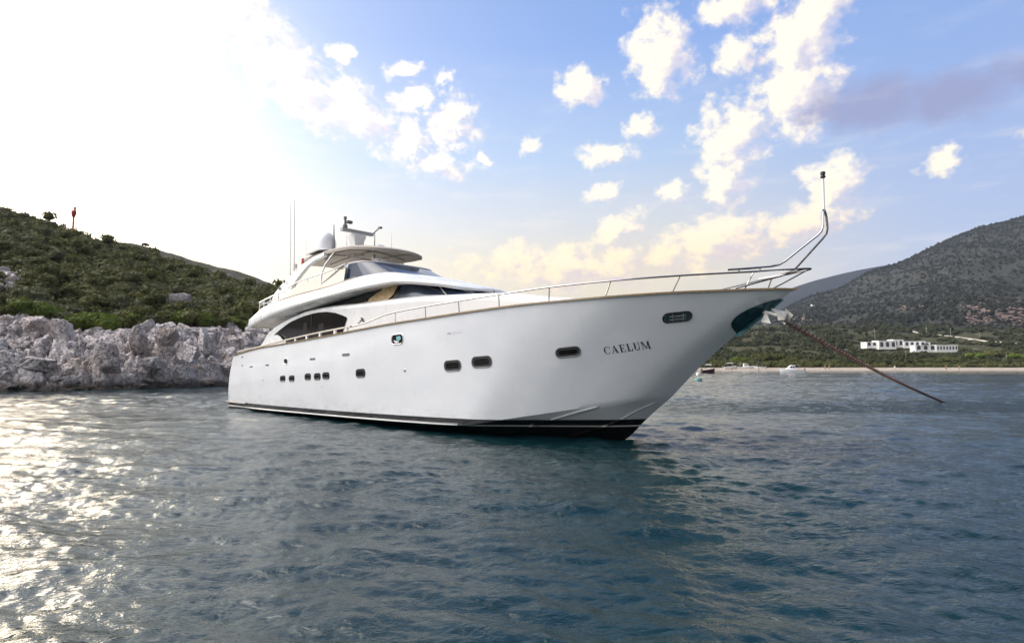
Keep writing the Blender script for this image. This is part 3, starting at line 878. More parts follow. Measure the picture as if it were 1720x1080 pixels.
    ZC = curve([(0.9, 3.95), (2.8, 4.22), (4.0, 4.38), (7.3, 4.68), (9.2, 4.8), (10.9, 4.9), (12.9, 4.955), (13.783, 4.88), (14.392, 4.8), (14.827, 4.74), (15.175, 4.67), (15.462, 4.62)])
    ZU = curve([(0.9, 3.86), (1.6, 3.9), (2.8, 4.05), (3.3, 4.17), (5, 4.32), (6.8, 4.46), (8.7, 4.66), (10.9, 4.84), (12.9, 4.9), (13.783, 4.83), (14.392, 4.76), (15.175, 4.63), (15.462, 4.58)])
    mb = MB(); G = []
    for xx in np.concatenate([np.linspace(.9, 14, 70), 14 + 1.462 * (1 - (1 - np.linspace(0, 1, 40)[1:])**1.9)]):
        ym, zt, yt = [float(k) for k in FB(xx)]; zc = float(ZC(xx)); zu = float(ZU(xx))
        f = min(1, ym / 1.2)
        # rounded shoulder between crease and top edge
        side = [(max(0, ym - .62 * f), zu + .02 * f), (max(0, ym - .30 * f), zu), (ym - .05 * f, zc - .07 * f), (ym - .012 * f, zc - .02 * f), (ym, zc + .02 * f)]
        for s_ in (.2, .4, .6, .8, .92):
            side.append((ym + (yt - ym) * s_**1.5, zc + .02 * f + (zt - zc - .02 * f) * (1 - (1 - s_)**1.25)))
        side += [(yt, zt), (yt * .92, zt + .02), (yt * .5, zt + .05 * f), (0, zt + .07 * f)]
        G.append([(xx, 0, zu + .02)] + [(xx, -a, b) for a, b in side] + [(xx, a, b) for a, b in side[::-1][1:]])
    mb.grid(G, closev=True)
    mb.ngon(G[0])
    fb = mb.build("flybridge_moulding", M_super, Y, auto=32)
    # dark shadow-gap panel: upper saloon windows and pilothouse windscreen
    def planB(s):   # s 0 aft .. 1 nose, lower edge
        if s < .5: x = 5.0 + (12.9 - 5.0) * s / .5; return (x, 2.02, 4.40)
        a = (s - .5) / .5 * math.pi / 2; x = 12.9 + 3.0 * math.sin(a)**.85; y = 2.02 * max(0, math.cos(a))**.62
        return (x, y, None)
    def glass_pt(s, w):
        x, y, _ = planB(s)
        zb = float(DH(min(x, 20))[1]) - .03 + (.05 * (1 - y / 2.02))
        xt = x - 1.35 * max(0, (s - .5) / .5)**1.0; yt_ = max(0, y - .10)
        zt_ = float(ZU(min(xt, 15.4))) + .06
        return (x + (xt - x) * w, y + (yt_ - y) * w, zb + (zt_ - zb) * w)
    ss = np.concatenate([np.linspace(0, .5, 26), np.linspace(.5, 1, 50)[1:]])
    for nme, s0, s1, m_ in (("pilothouse_side_window", 0, .475, M_glassd), ("pilothouse_windscreen", .475, 1, M_glassb)):
        mb = MB()
        S_ = [s for s in ss if s0 < s < s1]; S_ = [s0] + S_ + [s1]
        rows = [[glass_pt(s, w) for w in (0, .5, 1)] for s in S_]
        R1 = [[(p[0], -p[1], p[2]) for p in r_] for r_ in rows]; R2 = [[(p[0], p[1], p[2]) for p in r_] for r_ in rows]
        if s1 == 1: mb.grid(R1 + R2[::-1][1:])
        else: mb.grid(R1); mb.grid(R2)
        gw = mb.build(nme, m_, Y, auto=30)
    # mullions
    for s0, wd in ((.475, .018), (.72, .010), (.90, .010)):
        for sgn in (-1, 1):
            mb = MB(); rows = []
            for s in (s0 - wd * .5, s0 + wd * .5):
                rows.append([Vector((p[0] + .006, sgn * (p[1] + .012), p[2])) for p in (glass_pt(s, 0), glass_pt(s, .5), glass_pt(s, 1))])
            mb.grid(rows); mb.build("windscreen_mullion", M_super if s0 != .475 else M_black, gw)
    for s0 in (.665, .84, ):
        for sgn in (-1, 1):
            a = glass_pt(s0 + .045, .03); b = glass_pt(s0 - .035, .75)
            mb = MB(); mb.tube([(a[0] + .04, sgn * (a[1] + .03), a[2] + .03), ((a[0] + b[0]) / 2 + .05, sgn * ((a[1] + b[1]) / 2 + .05), (a[2] + b[2]) / 2 + .02), (b[0] + .04, sgn * (b[1] + .03), b[2])], .022, 6); mb.build("windscreen_wiper", M_black, gw)
    # drawn tan curtain seen in the side window
    for sgn in (-1, 1):
        mb = MB(); G = []
        for t_ in np.linspace(0, 1, 40):
            xx = 10.35 + t_ * 2.25
            zb = float(DH(xx)[1]) - .01; zt_ = float(ZU(xx)) + .02
            ztop = zb + (zt_ - zb) * min(1, max(.02, (t_ / .62)**.9))
            if t_ > .72: zb = zb + (zt_ - zb) * 0.9 * ((t_ - .72) / .28)**1.6 * .9
            o_ = 2.03 + .010 * math.sin(t_ * 34)
            G.append([(xx, sgn * o_, zb), (xx, sgn * (o_ - .04), max(zb + .002, ztop))])
        mb.grid(G); mb.build("curtain", M_curt, Y)

    # ---- flybridge coaming, rails, screen
    CO = curve([(4.6, 2.24, 5.04, 5.50), (5.5, 2.22, 5.10, 5.70), (7.9, 2.14, 5.24, 5.96), (9.0, 2.06, 5.38, 6.12)])
    for sgn in (-1, 1):
        mb = MB(); G = []
        for xx in np.linspace(4.6, 9.0, 24):
            y_, z0, z1 = [float(k) for k in CO(xx)]
            zt_ = float(FB(xx)[1]); z0 = zt_ - .03; yy = float(FB(xx)[2])
            G.append([(xx, sgn * (yy - .04), z0), (xx, sgn * (yy - .07), z0 + .3 * (z1 - z0)), (xx, sgn * (yy - .12), z1 - .16), (xx, sgn * (yy - .22), z1 - .15), (xx, sgn * (yy - .22), z0)])
        mb.grid(G); mb.build("flybridge_coaming", M_cream, fb)
        mb = MB(); mb.tube([(xx, sgn * (float(FB(xx)[2]) - .12), float(CO(xx)[2])) for xx in np.linspace(4.7, 9.0, 20)], .025, 6); rl = mb.build("flybridge_rail", M_steel2, fb)
        for xx in (5.3, 6.3, 7.3, 8.3):
            mb = MB(); mb.tube([(xx, sgn * (float(FB(xx)[2]) - .12), float(CO(xx)[2]) - .16), (xx, sgn * (float(FB(xx)[2]) - .12), float(CO(xx)[2]))], .014, 6); mb.build("rail_post", M_steel2, fb)
        mb = MB(); mb.tube([(xx, sgn * (float(FB(xx)[2]) - .0), float(FB(xx)[1]) + .025) for xx in np.linspace(4.0, 9.9, 24)], .022, 6); mb.build("toe_strip", M_teak, fb)
        mb = MB(); mb.tube([(6.9, sgn * 2.14, 5.28), (7.6, sgn * 2.08, 5.55), (8.3, sgn * 2.02, 5.85), (8.9, sgn * 1.95, 6.1)], .024, 6); mb.build("diagonal_strut", M_grey, fb)
    # tinted screen wrapping the front of the flybridge
    def scr(a, w):
        # a 0..1 starboard-aft -> nose
        if a < .3: q = a / .3; xb, yb, xt, yt_ = 8.95 + .95 * q, 1.92 - .04 * q, 8.95 + .45 * q, 1.82
        else:
            t_ = (a - .3) / .7 * math.pi / 2; si, co = math.sin(t_), max(0, math.cos(t_))
            xb, yb = 9.9 + 2.15 * si**.9, 1.88 * co**.72
            xt, yt_ = 9.4 + 1.05 * si**.9, 1.82 * co**.72
        zb = float(FB(min(xb, 15))[1]) - .02 + .06 * (1 - yb / 1.95)
        zt_ = 6.15 - .04 * max(0, a - .3)
        return (xb + (xt - xb) * w, yb + (yt_ - yb) * w, zb + (zt_ - zb) * w)
    As = np.linspace(0, 1, 44)
    rows = [[scr(a, w) for w in (0, .5, 1)] for a in As]
    mb = MB(); mb.grid([[(p[0], -p[1], p[2]) for p in r_] for r_ in rows] + [[p for p in r_] for r_ in rows[::-1][1:]])
    sc_ = mb.build("flybridge_windscreen", M_glassb, fb)
    mb = MB(); tp = [scr(a, 1.0) for a in As]
    mb.tube([(p[0], -p[1], p[2] + .01) for p in tp] + [(p[0], p[1], p[2] + .01) for p in tp[::-1][1:]], .022, 6); mb.build("windscreen_trim", M_white, sc_)
    for sgn in (-1, 1):
        mb = MB(); mb.grid([[(8.70, sgn * 1.98, float(FB(8.7)[1]) - .02), (8.72, sgn * 1.86, 6.10)], [(8.97, sgn * 1.925, float(FB(8.97)[1])), (8.97, sgn * 1.825, 6.15)]]); mb.build("windscreen_end_panel", mat("clear_panel", (.35, .42, .44), .15), sc_)
    # helm console and seats just showing above the coaming
    mb = MB(); mb.box((9.9, 0.3, 5.75), (.6, 1.2, .5)); mb.build("helm_console", M_super, fb)
    # aft upper deck rail
    for sgn in (-1, 1):
        mb = MB(); pts = [(1.95, sgn * 2.36, 5.05), (3.0, sgn * 2.38, 5.20), (4.05, sgn * 2.38, 5.34), (4.6, sgn * 2.36, 5.36)]
        mb.tube(pts, .03, 8); ar = mb.build("aft_deck_rail", M_super, fb)
        mb = MB(); mb.tube([(2.0, sgn * 2.36, 4.88), (3.0, sgn * 2.38, 5.02), (4.05, sgn * 2.38, 5.16)], .014, 6); mb.build("rail_wire", M_steel2, fb)
        for xx, z0, z1 in ((1.98, 4.56, 5.05), (2.45, 4.72, 5.12), (3.1, 4.82, 5.21), (3.95, 4.92, 5.33)):
            mb = MB(); mb.tube([(xx, sgn * 2.36, z0), (xx, sgn * 2.36, z1)], .025, 6); mb.build("rail_post", M_super, fb)
    mb = MB(); mb.tube([(1.95, -2.36, 5.05), (1.95, 2.36, 5.05)], .03, 8); mb.build("aft_deck_rail", M_super, fb)
    for yy in np.linspace(-1.9, 1.9, 9):
        mb = MB(); mb.tube([(1.95, yy, 4.5), (1.95, yy, 5.05)], .018, 6); mb.build("rail_post", M_super, fb)
    # radar arch
    legp = [(2.75, 5.0), (3.0, 5.45), (3.45, 5.75), (4.25, 6.2), (5.2, 6.55), (6.2, 6.78), (7.1, 6.86), (7.1, 6.72), (6.3, 6.62), (5.75, 6.42), (5.2, 6.08), (4.75, 5.72), (4.55, 5.45), (4.6, 5.0)]
    mb = MB()
    for sgn in (-1, 1):
        n = len(legp)
        o_ = [(p[0], sgn * (2.18 - .16 * (p[1] - 5)), p[1]) for p in legp]; i_ = [(p[0], sgn * (2.0 - .16 * (p[1] - 5)), p[1]) for p in legp]
        mb.add(o_ + i_, [tuple(range(n)), tuple(range(2 * n - 1, n - 1, -1))] + [(i, (i + 1) % n, n + (i + 1) % n, n + i) for i in range(n)])
    G = []
    for yy in np.linspace(-1.95, 1.95, 16):
        zz = 7.04 + .16 * (1 - (yy / 1.95)**2)
        G.append([(5.55, yy, zz - .11), (5.5, yy, zz - .06), (5.8, yy, zz - .01), (6.6, yy, zz + .03), (6.75, yy, zz - .02), (6.0, yy, zz - .08)])
    mb.grid(G, closev=True); mb.ngon(G[0]); mb.ngon(G[-1])
    arch = mb.build("radar_arch", M_super, Y, auto=25)
    for xx, zz in ((3.55, 5.62), (4.0, 5.9)):
        mb = MB(); mb.lathe([(0, .05), (.06, .05), (.08, 0), (0, 0)], n=10)
        mb.v = [(v[0] + xx, -2.12 - v[2], v[1] + zz) for v in mb.v]; mb.build("floodlight", M_grey, arch)
    # hardtop
    mb = MB(); M_under = M_canvas
    def plan(a, k=1.0):
        # closed outline angle -> x, y
        c_, s_ = math.cos(a), math.sin(a)
        if c_ >= 0: x = 7.9 + 2.2 * abs(c_)**.72; y = 1.82 * math.copysign(abs(s_)**.75, s_)
        else: x = 7.9 - 3.9 * abs(c_)**.35; y = 1.82 * math.copysign(abs(s_)**.45, s_)
        return x, y
    def hz(x, y): return 6.70 + .20 * math.sin(max(0, min(1, (x - 4.0) / 6.4)) * math.pi) + .20 * (1 - (y / 1.85)**2) - .12 * max(0, (x - 9.0))
    NA = 72
    rings_u = []; rings_t = []
    for q in (.0, .25, .5, .75, .93, 1.0):
        rings_u.append([(7.6 + (plan(2 * math.pi * i / NA)[0] - 7.6) * q, plan(2 * math.pi * i / NA)[1] * q) for i in range(NA)])
    GU = [[(x, y, hz(x, y) - (.0 if k < 5 else .09)) for x, y in r_] for k, r_ in enumerate(rings_u)]
    GT = [[(x, y, hz(x, y) + .07 - (0 if k < 5 else .05)) for x, y in r_] for k, r_ in enumerate(rings_u)]
    mb.grid(GU, closev=True); mb.cm = 1; mb.grid([GU[-1], GT[-1]], closev=True); mb.grid(GT, closev=True)
    ht = mb.build("hardtop", None, Y, auto=40, mats=[M_canvas, M_canvas])
    for y0 in (-1.1, 0.0, 1.1):
        mb = MB(); mb.tube([(x, y0, hz(x, y0) - .012) for x in np.linspace(4.3, 9.85 if y0 == 0 else 9.6, 16)], .028, 6); mb.build("canopy_tube", M_canvas2, ht)
    for x0 in (6.2, 7.9):
        mb = MB(); mb.tube([(x0, y, hz(x0, y) - .014) for y in np.linspace(-1.75, 1.75, 16)], .028, 6); mb.build("canopy_tube", M_canvas2, ht)
    for sgn in (-1, 1):
        mb = MB(); mb.tube([(7.3, sgn * 2.12, 5.20), (7.3, sgn * 2.08, 5.9), (7.35, sgn * 1.95, 6.30), (7.7, sgn * 1.76, 6.78)], .035, 8); mb.build("canopy_pole", M_steel2, ht)
    # domes, mast, radar, aerials
    def dome(x, y, z, r_, h, lab):
        mb = MB(); mb.lathe([(0, 0), (r_ * .78, 0), (r_ * .8, .05)], (x, y, z), 24)
        mb.lathe([(r_ * .82, .04), (r_ * .95, .10), (r_, .25 * h)] + [(r_ * math.cos(a), .42 * h + (h * .58) * math.sin(a)) for a in np.linspace(0, math.pi / 2, 12)], (x, y, z), 28)
        o = mb.build("satellite_dome", M_white, Y, auto=50); o['label'] = lab
        mb = MB(); mb.lathe([(r_ * .2, -.25), (r_ * .25, .02)], (x, y, z), 12); mb.build("dome_base", M_super, o)
    dome(5.85, -1.1, 7.08, .44, .98, "large white satellite dome on the near side of the radar arch")
    dome(6.75, 1.1, 6.98, .42, .75, "white satellite dome on the far side, half hidden by the hardtop")
    mb = MB(); G = []
    for z_, w_ in ((7.0, .26), (7.3, .22), (7.7, .24), (7.85, .30), (8.02, .30)):
        G.append([(6.6 - w_ * .9, -w_, z_), (6.6 + w_ * .9, -w_, z_), (6.6 + w_ * .9, w_, z_), (6.6 - w_ * .9, w_, z_)])
    mb.grid(G, closev=True); mb.ngon(G[-1]); mast = mb.build("radar_mast", M_super, Y, auto=30)
    mb = MB(); mb.box((6.65, -.02, 8.13), (.22, 1.62, .13)); mb.box((6.65, -.02, 8.05), (.2, .3, .1)); mb.build("radar_scanner", M_grey if False else mat("scanner_grey", (.36, .37, .36), .45), mast)
    mb = MB(); mb.tube([(6.6, -.62, 8.18), (6.6, -.62, 8.62)], .045, 8); mb.box((6.62, -.42, 8.52), (.16, .24, .12)); mb.tube([(6.6, -.62, 8.45), (6.62, -.45, 8.50)], .03, 6); mb.lathe([(0, 0), (.07, 0), (.07, .12), (0, .14)], (6.6, -.62, 8.62), 10); mb.lathe([(.10, 0), (.12, .1), (.08, .2)], (6.6, -.62, 8.2), 10)
    mb.build("camera_and_light", M_grey, mast)
    mb = MB(); mb.tube([(6.7, .75, 8.15), (6.9, .95, 8.42)], .03, 6); mb.box((6.95, 1.0, 8.46), (.16, .14, .08)); mb.build("horn", M_grey, mast)
    def whip(x, y, z0, x1, z1, r0, m_=M_white):
        mb = MB(); mb.tube([(x, y, z0), (x, y, z0 + .3), ((x + x1) / 2, y, (z0 + z1) / 2), (x1, y, z1)], [r0 * 1.9, r0 * 1.2, r0, r0 * .55], 6); return mb.build("aerial", m_, arch)
    whip(4.38, -2.05, 6.15, 4.22, 9.45, .022); whip(4.75, -2.05, 6.3, 4.62, 9.62, .026)
    whip(5.0, -1.6, 6.5, 4.95, 7.95, .012); whip(6.35, -1.0, 7.2, 6.3, 8.35, .035, M_grey)
    whip(6.35, -.35, 7.0, 6.3, 8.0, .025); whip(7.2, .55, 6.95, 7.2, 8.1, .028, M_grey); whip(7.3, 1.4, 6.9, 7.3, 8.3, .012)
    mb = MB(); mb.box((4.95, -1.75, 6.75), (.10, .08, .28)); mb.build("arch_light", M_red, arch)
    mb = MB(); mb.box((4.6, -1.9, 6.55), (.10, .1, .22)); mb.build("arch_light", M_cream, arch)
    # foredeck: low trunk hatch and windlass behind the rail
    mb = MB(); mb.box((22.9, 0, 3.42), (.6, .45, .35)); mb.build("windlass", M_steel2, Y)
    return Y


YACHT = make_yacht()


def yw(x, y, z):
    c_, s_ = math.cos(YA), math.sin(YA)
    return Vector((YP[0] + c_ * x - s_ * y, YP[1] + s_ * x + c_ * y, z))


# ================================================================== ANCHOR CHAIN AND MOORING LINE
def make_chain():
    # hangs from the stem out to the seabed, off the far bow
    A = np.array(yw(24.95, 0, 3.12)); B = np.array([24.2, 32.2, -.05]); Cc = np.array([33.5, 42.0, -2.2])
    N = 400; pts = []
    for i in range(N + 1):
        t = i / N; p = A + (B - A) * t; p[2] -= .12 * math.sin(math.pi * t) * (1 - .3 * t)
        pts.append(p)
    for i in range(1, 60): pts.append(B + (Cc - B) * i / 60)
    pts = np.array(pts); seg = np.linalg.norm(np.diff(pts, axis=0), axis=1); cum = np.concatenate([[0], np.cumsum(seg)])
    pitch = .162; L = cum[-1]; k = int(L / pitch)
    # link prototype: stadium ring
    nu, nv = 14, 6; a_, b_, r_ = .100, .052, .0155
    ring = []
    for i in range(nu):
        t = 2 * math.pi * i / nu; c_, s_ = math.cos(t), math.sin(t)
        cx = a_ * math.copysign(abs(c_)**.8, c_); cy = b_ * s_
        nx, ny = c_ * b_, s_ * a_; l_ = math.hypot(nx, ny); nx /= l_; ny /= l_
        for j in range(nv):
            q = 2 * math.pi * j / nv; ring.append((cx + nx * r_ * math.cos(q), cy + ny * r_ * math.cos(q), r_ * math.sin(q)))
    ring = np.array(ring)
    F0 = np.array([(i * nv + j, ((i + 1) % nu) * nv + j, ((i + 1) % nu) * nv + (j + 1) % nv, i * nv + (j + 1) % nv) for i in range(nu) for j in range(nv)])
    V = []; F = []
    for q in range(k):
        s = (q + .5) * pitch
        c = np.array([np.interp(s, cum, pts[:, d]) for d in range(3)]); e = np.array([np.interp(s + .05, cum, pts[:, d]) for d in range(3)])
        x = e - c; x /= np.linalg.norm(x); y = np.cross([0, 0, 1], x); y /= np.linalg.norm(y); z = np.cross(x, y)
        if q % 2: y, z = z, -y
        an = .35; y, z = y * math.cos(an) + z * math.sin(an), z * math.cos(an) - y * math.sin(an)
        F.append(F0 + len(V) * len(ring)); V.append(c + ring @ np.array([x, y, z]))
    m = bpy.data.materials.new("rusty_chain"); m.use_nodes = True; Nn = NT(m.node_tree); b = m.node_tree.nodes['Principled BSDF']
    t = Nn.node('ShaderNodeTexCoord'); n = Nn.noise(t.outputs['Object'], 2.5, 4, .6)
    gx, gy, gz = Nn.sep(t.outputs['Object'])
    rust = Nn.mix(Nn.sstep(n.outputs[0], .35, .65), (.15, .075, .065, 1), (.25, .14, .115, 1))
    wet = Nn.mix(Nn.sstep(n.outputs[0], .35, .65), (.03, .022, .022, 1), (.07, .04, .035, 1))
    Nn.put(b.inputs['Base Color'], Nn.mix(Nn.sstep(gz, .6, 1.8), wet, rust)); b.inputs['Roughness'].default_value = .6
    o = np_mesh("anchor_chain", np.concatenate(V), np.concatenate(F), m, smooth=True)
    tag(o, "rusty red anchor chain running from the yacht's bow down into the sea", "chain")
    # stern line to the rocks
    a = yw(.2, 2.2, 2.55); b2 = Vector((-26.5, 50.5, 2.3)); mb = MB()
    mb.tube([a.lerp(b2, t) - Vector((0, 0, .5 * math.sin(math.pi * t))) for t in np.linspace(0, 1, 20)], .03, 6)
    o = mb.build("mooring_line", mat("grey_rope", (.22, .20, .18), .9)); tag(o, "thin grey mooring line from the yacht's stern to the rocks", "rope")


make_chain()

# ================================================================== LAND
F_PX = 960.0; cP, sP = math.cos(PITCH), math.sin(PITCH)


def us_(px, py):
    """bearing (X/Y) and slope ((Z-2.1)/Y) measured from the survey picture"""
    dx_ = px - 860.0; u = 540.0 - py
    yy = F_PX * cP - sP * u
    return dx_ / yy, (F_PX * sP + cP * u) / yy


def ridge(pts):
    q = [us_(*p) for p in pts]
    return curve([(a, b) for a, b in q])


RID = ridge([(-500, 250), (-200, 300), (-60, 335), (0, 352), (40, 361), (60, 366), (88, 371), (97, 381), (122, 389), (160, 401), (215, 410), (275, 436), (340, 455), (389, 467), (440, 477), (475, 484), (560, 505), (700, 545), (820, 600), (900, 640)])
u0_, u1_ = us_(-500, 0)[0], us_(860, 600)[0]
SHORE = curve([(us_(-500, 600)[0], 40), (us_(-100, 600)[0], 44), (us_(0, 600)[0], 45.5), (us_(120, 600)[0], 47), (us_(250, 600)[0], 51), (us_(385, 600)[0], 56.5), (us_(600, 600)[0], 66), (us_(860, 600)[0], 80)])
RTOP = curve([(us_(-500, 600)[0], 6.6), (us_(0, 525)[0], 6.3), (us_(60, 530)[0], 6.2), (us_(110, 547)[0], 5.2), (us_(200, 547)[0], 5.6), (us_(260, 540)[0], 6.3), (us_(330, 540)[0], 6.4), (us_(400, 548)[0], 6.2), (us_(600, 560)[0], 5.0), (us_(860, 600)[0], 1.0)])
RY = curve([(-1.6, 190), (-.9, 165), (-.6, 150), (-.4, 125), (-.2, 112), (0, 105)])


def worley(X, Y, seed=1):
    rs = np.random.RandomState(seed); J = rs.rand(128, 128, 3)
    xi = np.floor(X).astype(int); yi = np.floor(Y).astype(int)
    f1 = np.full(X.shape, 9.0); f2 = np.full(X.shape, 9.0); h = np.zeros(X.shape)
    for a in (-1, 0, 1):
        for b in (-1, 0, 1):
            j = J[(xi + a) % 128, (yi + b) % 128]
            d = np.hypot(xi + a + j[..., 0] - X, yi + b + j[..., 1] - Y)
            m_ = d < f1
            f2 = np.where(m_, f1, np.minimum(f2, d)); h = np.where(m_, j[..., 2], h); f1 = np.where(m_, d, f1)
    return f1, f2, h


def left_height(U, Y, noise_=True):
    ys = SHORE(U); zt = RTOP(U); yr = RY(U); zr = -.3 + RID(U) * yr
    zr = np.maximum(zr, .3)
    zt = np.minimum(zt, zr * .8 + .4)
    t = (Y - ys) / 7.0
    z1 = -1.6 + (zt - .7 + 1.6) * np.clip(t + .12, 0, 1)**.62
    t2 = np.clip((Y - ys - 7) / (yr - ys - 7), 0, 1)
    z2 = (zt - .7) + (zr - .9 - (zt - .7)) * (t2 ** .92)
    t3 = np.clip((Y - yr) / 140, 0, 1)
    z3 = (zr - .9) * (1 - t3) - 3 * t3 - .06 * np.clip(Y - yr, 0, 30)
    z = np.where(Y < ys + 7, z1, np.where(Y < yr, z2, z3))
    z = np.where(t < -.3, -2.0, z)
    if noise_:
        X = U * Y
        w = np.clip((Y - ys) / 12, 0, 1) * np.clip(np.abs(Y - yr) / 25, .15, 1)
        z = z + fbm(X / 9, Y / 9, 4, 11) * 1.3 * w
        wr = np.clip(1 - np.abs(Y - ys - 3) / 5, 0, 1)
        z = z + fbm(X / 1.6, Y / 1.6, 4, 21) * .45 * wr
        if np.ndim(X) == 2:
            wx = X + fbm(X / 1.2, Y / 1.2, 3, 7) * .5
            for sc_, am in ((1.9, 1.25), (.8, .60)):
                f1, f2, h = worley(wx / sc_, (Y * 1.25 + z * .5) / sc_, int(sc_ * 10))
                z = z + wr * am * (np.clip((f2 - f1) * 3.0, 0, 1) ** .6 * (.55 + .9 * h) - .45)
    return z


def scrub_ground_mat():
    m = bpy.data.materials.new("scrub_ground"); m.use_nodes = True; N = NT(m.node_tree); b = m.node_tree.nodes['Principled BSDF']
    P = N.node('ShaderNodeTexCoord').outputs['Object']
    n = N.noise(P, .35, 6, .65); n2 = N.noise(P, 2.2, 5, .7)
    c = N.mix(N.sstep(n2.outputs[0], .35, .65), (.065, .062, .028, 1), (.13, .11, .06, 1))
    c = N.mix(N.sstep(n.outputs[0], .56, .66), c, (.26, .235, .21, 1))
    N.put(b.inputs['Base Color'], c); b.inputs['Roughness'].default_value = .95
    bp = N.node('ShaderNodeBump'); bp.inputs['Strength'].default_value = .8; bp.inputs['Distance'].default_value = .3
    N.put(bp.inputs['Height'], n2.outputs[0]); N.l.new(bp.outputs[0], b.inputs['Normal'])
    return m


def rock_mat(name="limestone"):
    m = bpy.data.materials.new(name); m.use_nodes = True; N = NT(m.node_tree); b = m.node_tree.nodes['Principled BSDF']
    tcn = N.node('ShaderNodeTexCoord'); oi = N.node('ShaderNodeObjectInfo'); geo = N.node('ShaderNodeNewGeometry')
    P = geo.outputs['Position']
    x, y, z = N.sep(P)
    n = N.noise(P, .9, 6, .62); n2 = N.noise(P, 5.5, 6, .7); n3 = N.noise(P, .22, 3, .5)
    c = N.mix(N.sstep(n.outputs[0], .32, .68), (.54, .48, .475, 1), (.82, .765, .755, 1))
    c = N.mix(N.m('MULTIPLY', N.sstep(n3.outputs[0], .45, .68), .5), c, (.46, .36, .30, 1))
    pit = N.sstep(n2.outputs[0], .52, .36)
    c = N.mix(N.m('MULTIPLY', pit, .85), c, (.07, .06, .055, 1))  # crevice shade painted dark in the bump's hollows
    vr = N.node('ShaderNodeTexVoronoi', feature='DISTANCE_TO_EDGE'); vr.inputs['Scale'].default_value = 1.3
    N.put(vr.inputs['Vector'], N.v('ADD', P, N.v('MULTIPLY', n.outputs['Color'], (1.6, 1.6, 1.6))))
    crack = N.sstep(vr.outputs['Distance'], .05, .0)
    c = N.mix(N.m('MULTIPLY', N.m('MULTIPLY', crack, N.sstep(n2.outputs[0], .42, .6)), .5), c, (.08, .07, .065, 1))
    # rusty stains, and the dark algae belt above the waterline
    st = N.noise(P, .5, 4, .6)
    c = N.mix(N.m('MULTIPLY', N.sstep(st.outputs[0], .60, .72), .5), c, (.30, .17, .07, 1))
    wet = N.m('MULTIPLY_ADD', n.outputs[0], 1.2, N.m('MULTIPLY', n2.outputs[0], .3))
    belt = N.sstep(z, N.m('ADD', wet, .2), N.m('SUBTRACT', wet, .5))
    c = N.mix(N.m('MULTIPLY', belt, .93), c, N.mix(n2.outputs[0], (.018, .014, .010, 1), (.075, .055, .035, 1)))
    rv = N.lin(oi.outputs['Random'], 0, 1, .82, 1.15)
    c = N.mix(1.0, c, N.comb(rv, rv, rv), 'MULTIPLY')
    N.put(b.inputs['Base Color'], c); b.inputs['Roughness'].default_value = .85
    n4 = N.noise(N.v('MULTIPLY', P, (1, 1, .45)), 13, 4, .65)
    h = N.m('ADD', N.m('ADD', N.m('MULTIPLY', n2.outputs[0], .55), N.m('MULTIPLY', n4.outputs[0], .14)), N.m('MULTIPLY', crack, -.30))
    bp = N.node('ShaderNodeBump'); bp.inputs['Strength'].default_value = .9; bp.inputs['Distance'].default_value = .35
    N.put(bp.inputs['Height'], h); N.l.new(bp.outputs[0], b.inputs['Normal'])
    return m


M_rock = rock_mat()
M_scrubg = scrub_ground_mat()


def make_left_land():
    U = np.linspace(u0_, u1_, 620)
    T = np.concatenate([np.linspace(-4, 12, 110), 12 + (np.linspace(0, 1, 150)[1:] ** 1.35) * 290])
    UU, TT = np.meshgrid(U, T, indexing='ij')
    YY = SHORE(UU) + TT
    ZZ = left_height(UU, YY)
    V = np.stack([(UU * YY).ravel(), YY.ravel(), ZZ.ravel()], 1)
    Fc = grid_faces(len(U), len(T))
    tc_ = (Fc % len(T)).max(1)
    tt = T[tc_]
    jag = fbm(V[Fc[:, 0], 0] / 2.5, V[Fc[:, 0], 1] / 2.5, 3, 4) * 3.0
    midx = (tt + jag > 8.5).astype(int)
    o = np_mesh("headland", V, Fc[:, ::-1], None, smooth=True, midx=midx, mats=[M_rock, M_scrubg])
    tag(o, kind='structure')


make_left_land()


def rock_proto(seed, sx=1.0, sy=1.0, sz=1.0, sub=4):
    rs = np.random.RandomState(seed)
    bm = bmesh.new(); bmesh.ops.create_icosphere(bm, subdivisions=sub, radius=1.0)
    V = np.array([v.co[:] for v in bm.verts]); 
    d = V / np.linalg.norm(V, axis=1)[:, None]
    r = np.full(len(V), 1.25)
    for k in range(13):            # cut by random planes: angular joint-bounded block
        n = rs.randn(3); n /= np.linalg.norm(n)
        if k < 6: n = np.eye(3)[k % 3] * (1 if k < 3 else -1) + rs.randn(3) * .22; n /= np.linalg.norm(n)
        h = .58 + rs.rand() * .27 if k < 6 else .70 + rs.rand() * .25
        c_ = d @ n
        r = np.where(c_ > 1e-3, np.minimum(r, h / np.maximum(c_, 1e-3)), r)
    P = d * r[:, None]
    off = rs.rand(3) * 50
    out = []
    for p, dd in zip(P, d):
        q = Vector(p * 1.6 + off)
        f = mnoise.fractal(q, 1.0, 2.1, 5) * .10
        f2 = mnoise.fractal(Vector(p * 5 + off), .9, 2.1, 3) * .045
        ca = -.10 * max(0, .12 - abs(mnoise.noise(q * 1.1))) / .12
        out.append(p + dd * (f + f2 + ca))
    V = np.array(out) * np.array([sx, sy, sz])
    for v, c_ in zip(bm.verts, V): v.co = c_
    me = bpy.data.meshes.new("boulder"); bm.to_mesh(me); bm.free()
    me.materials.append(M_rock); me.polygons.foreach_set('use_smooth', [True] * len(me.polygons))
    me.set_sharp_from_angle(angle=R(38))
    return me


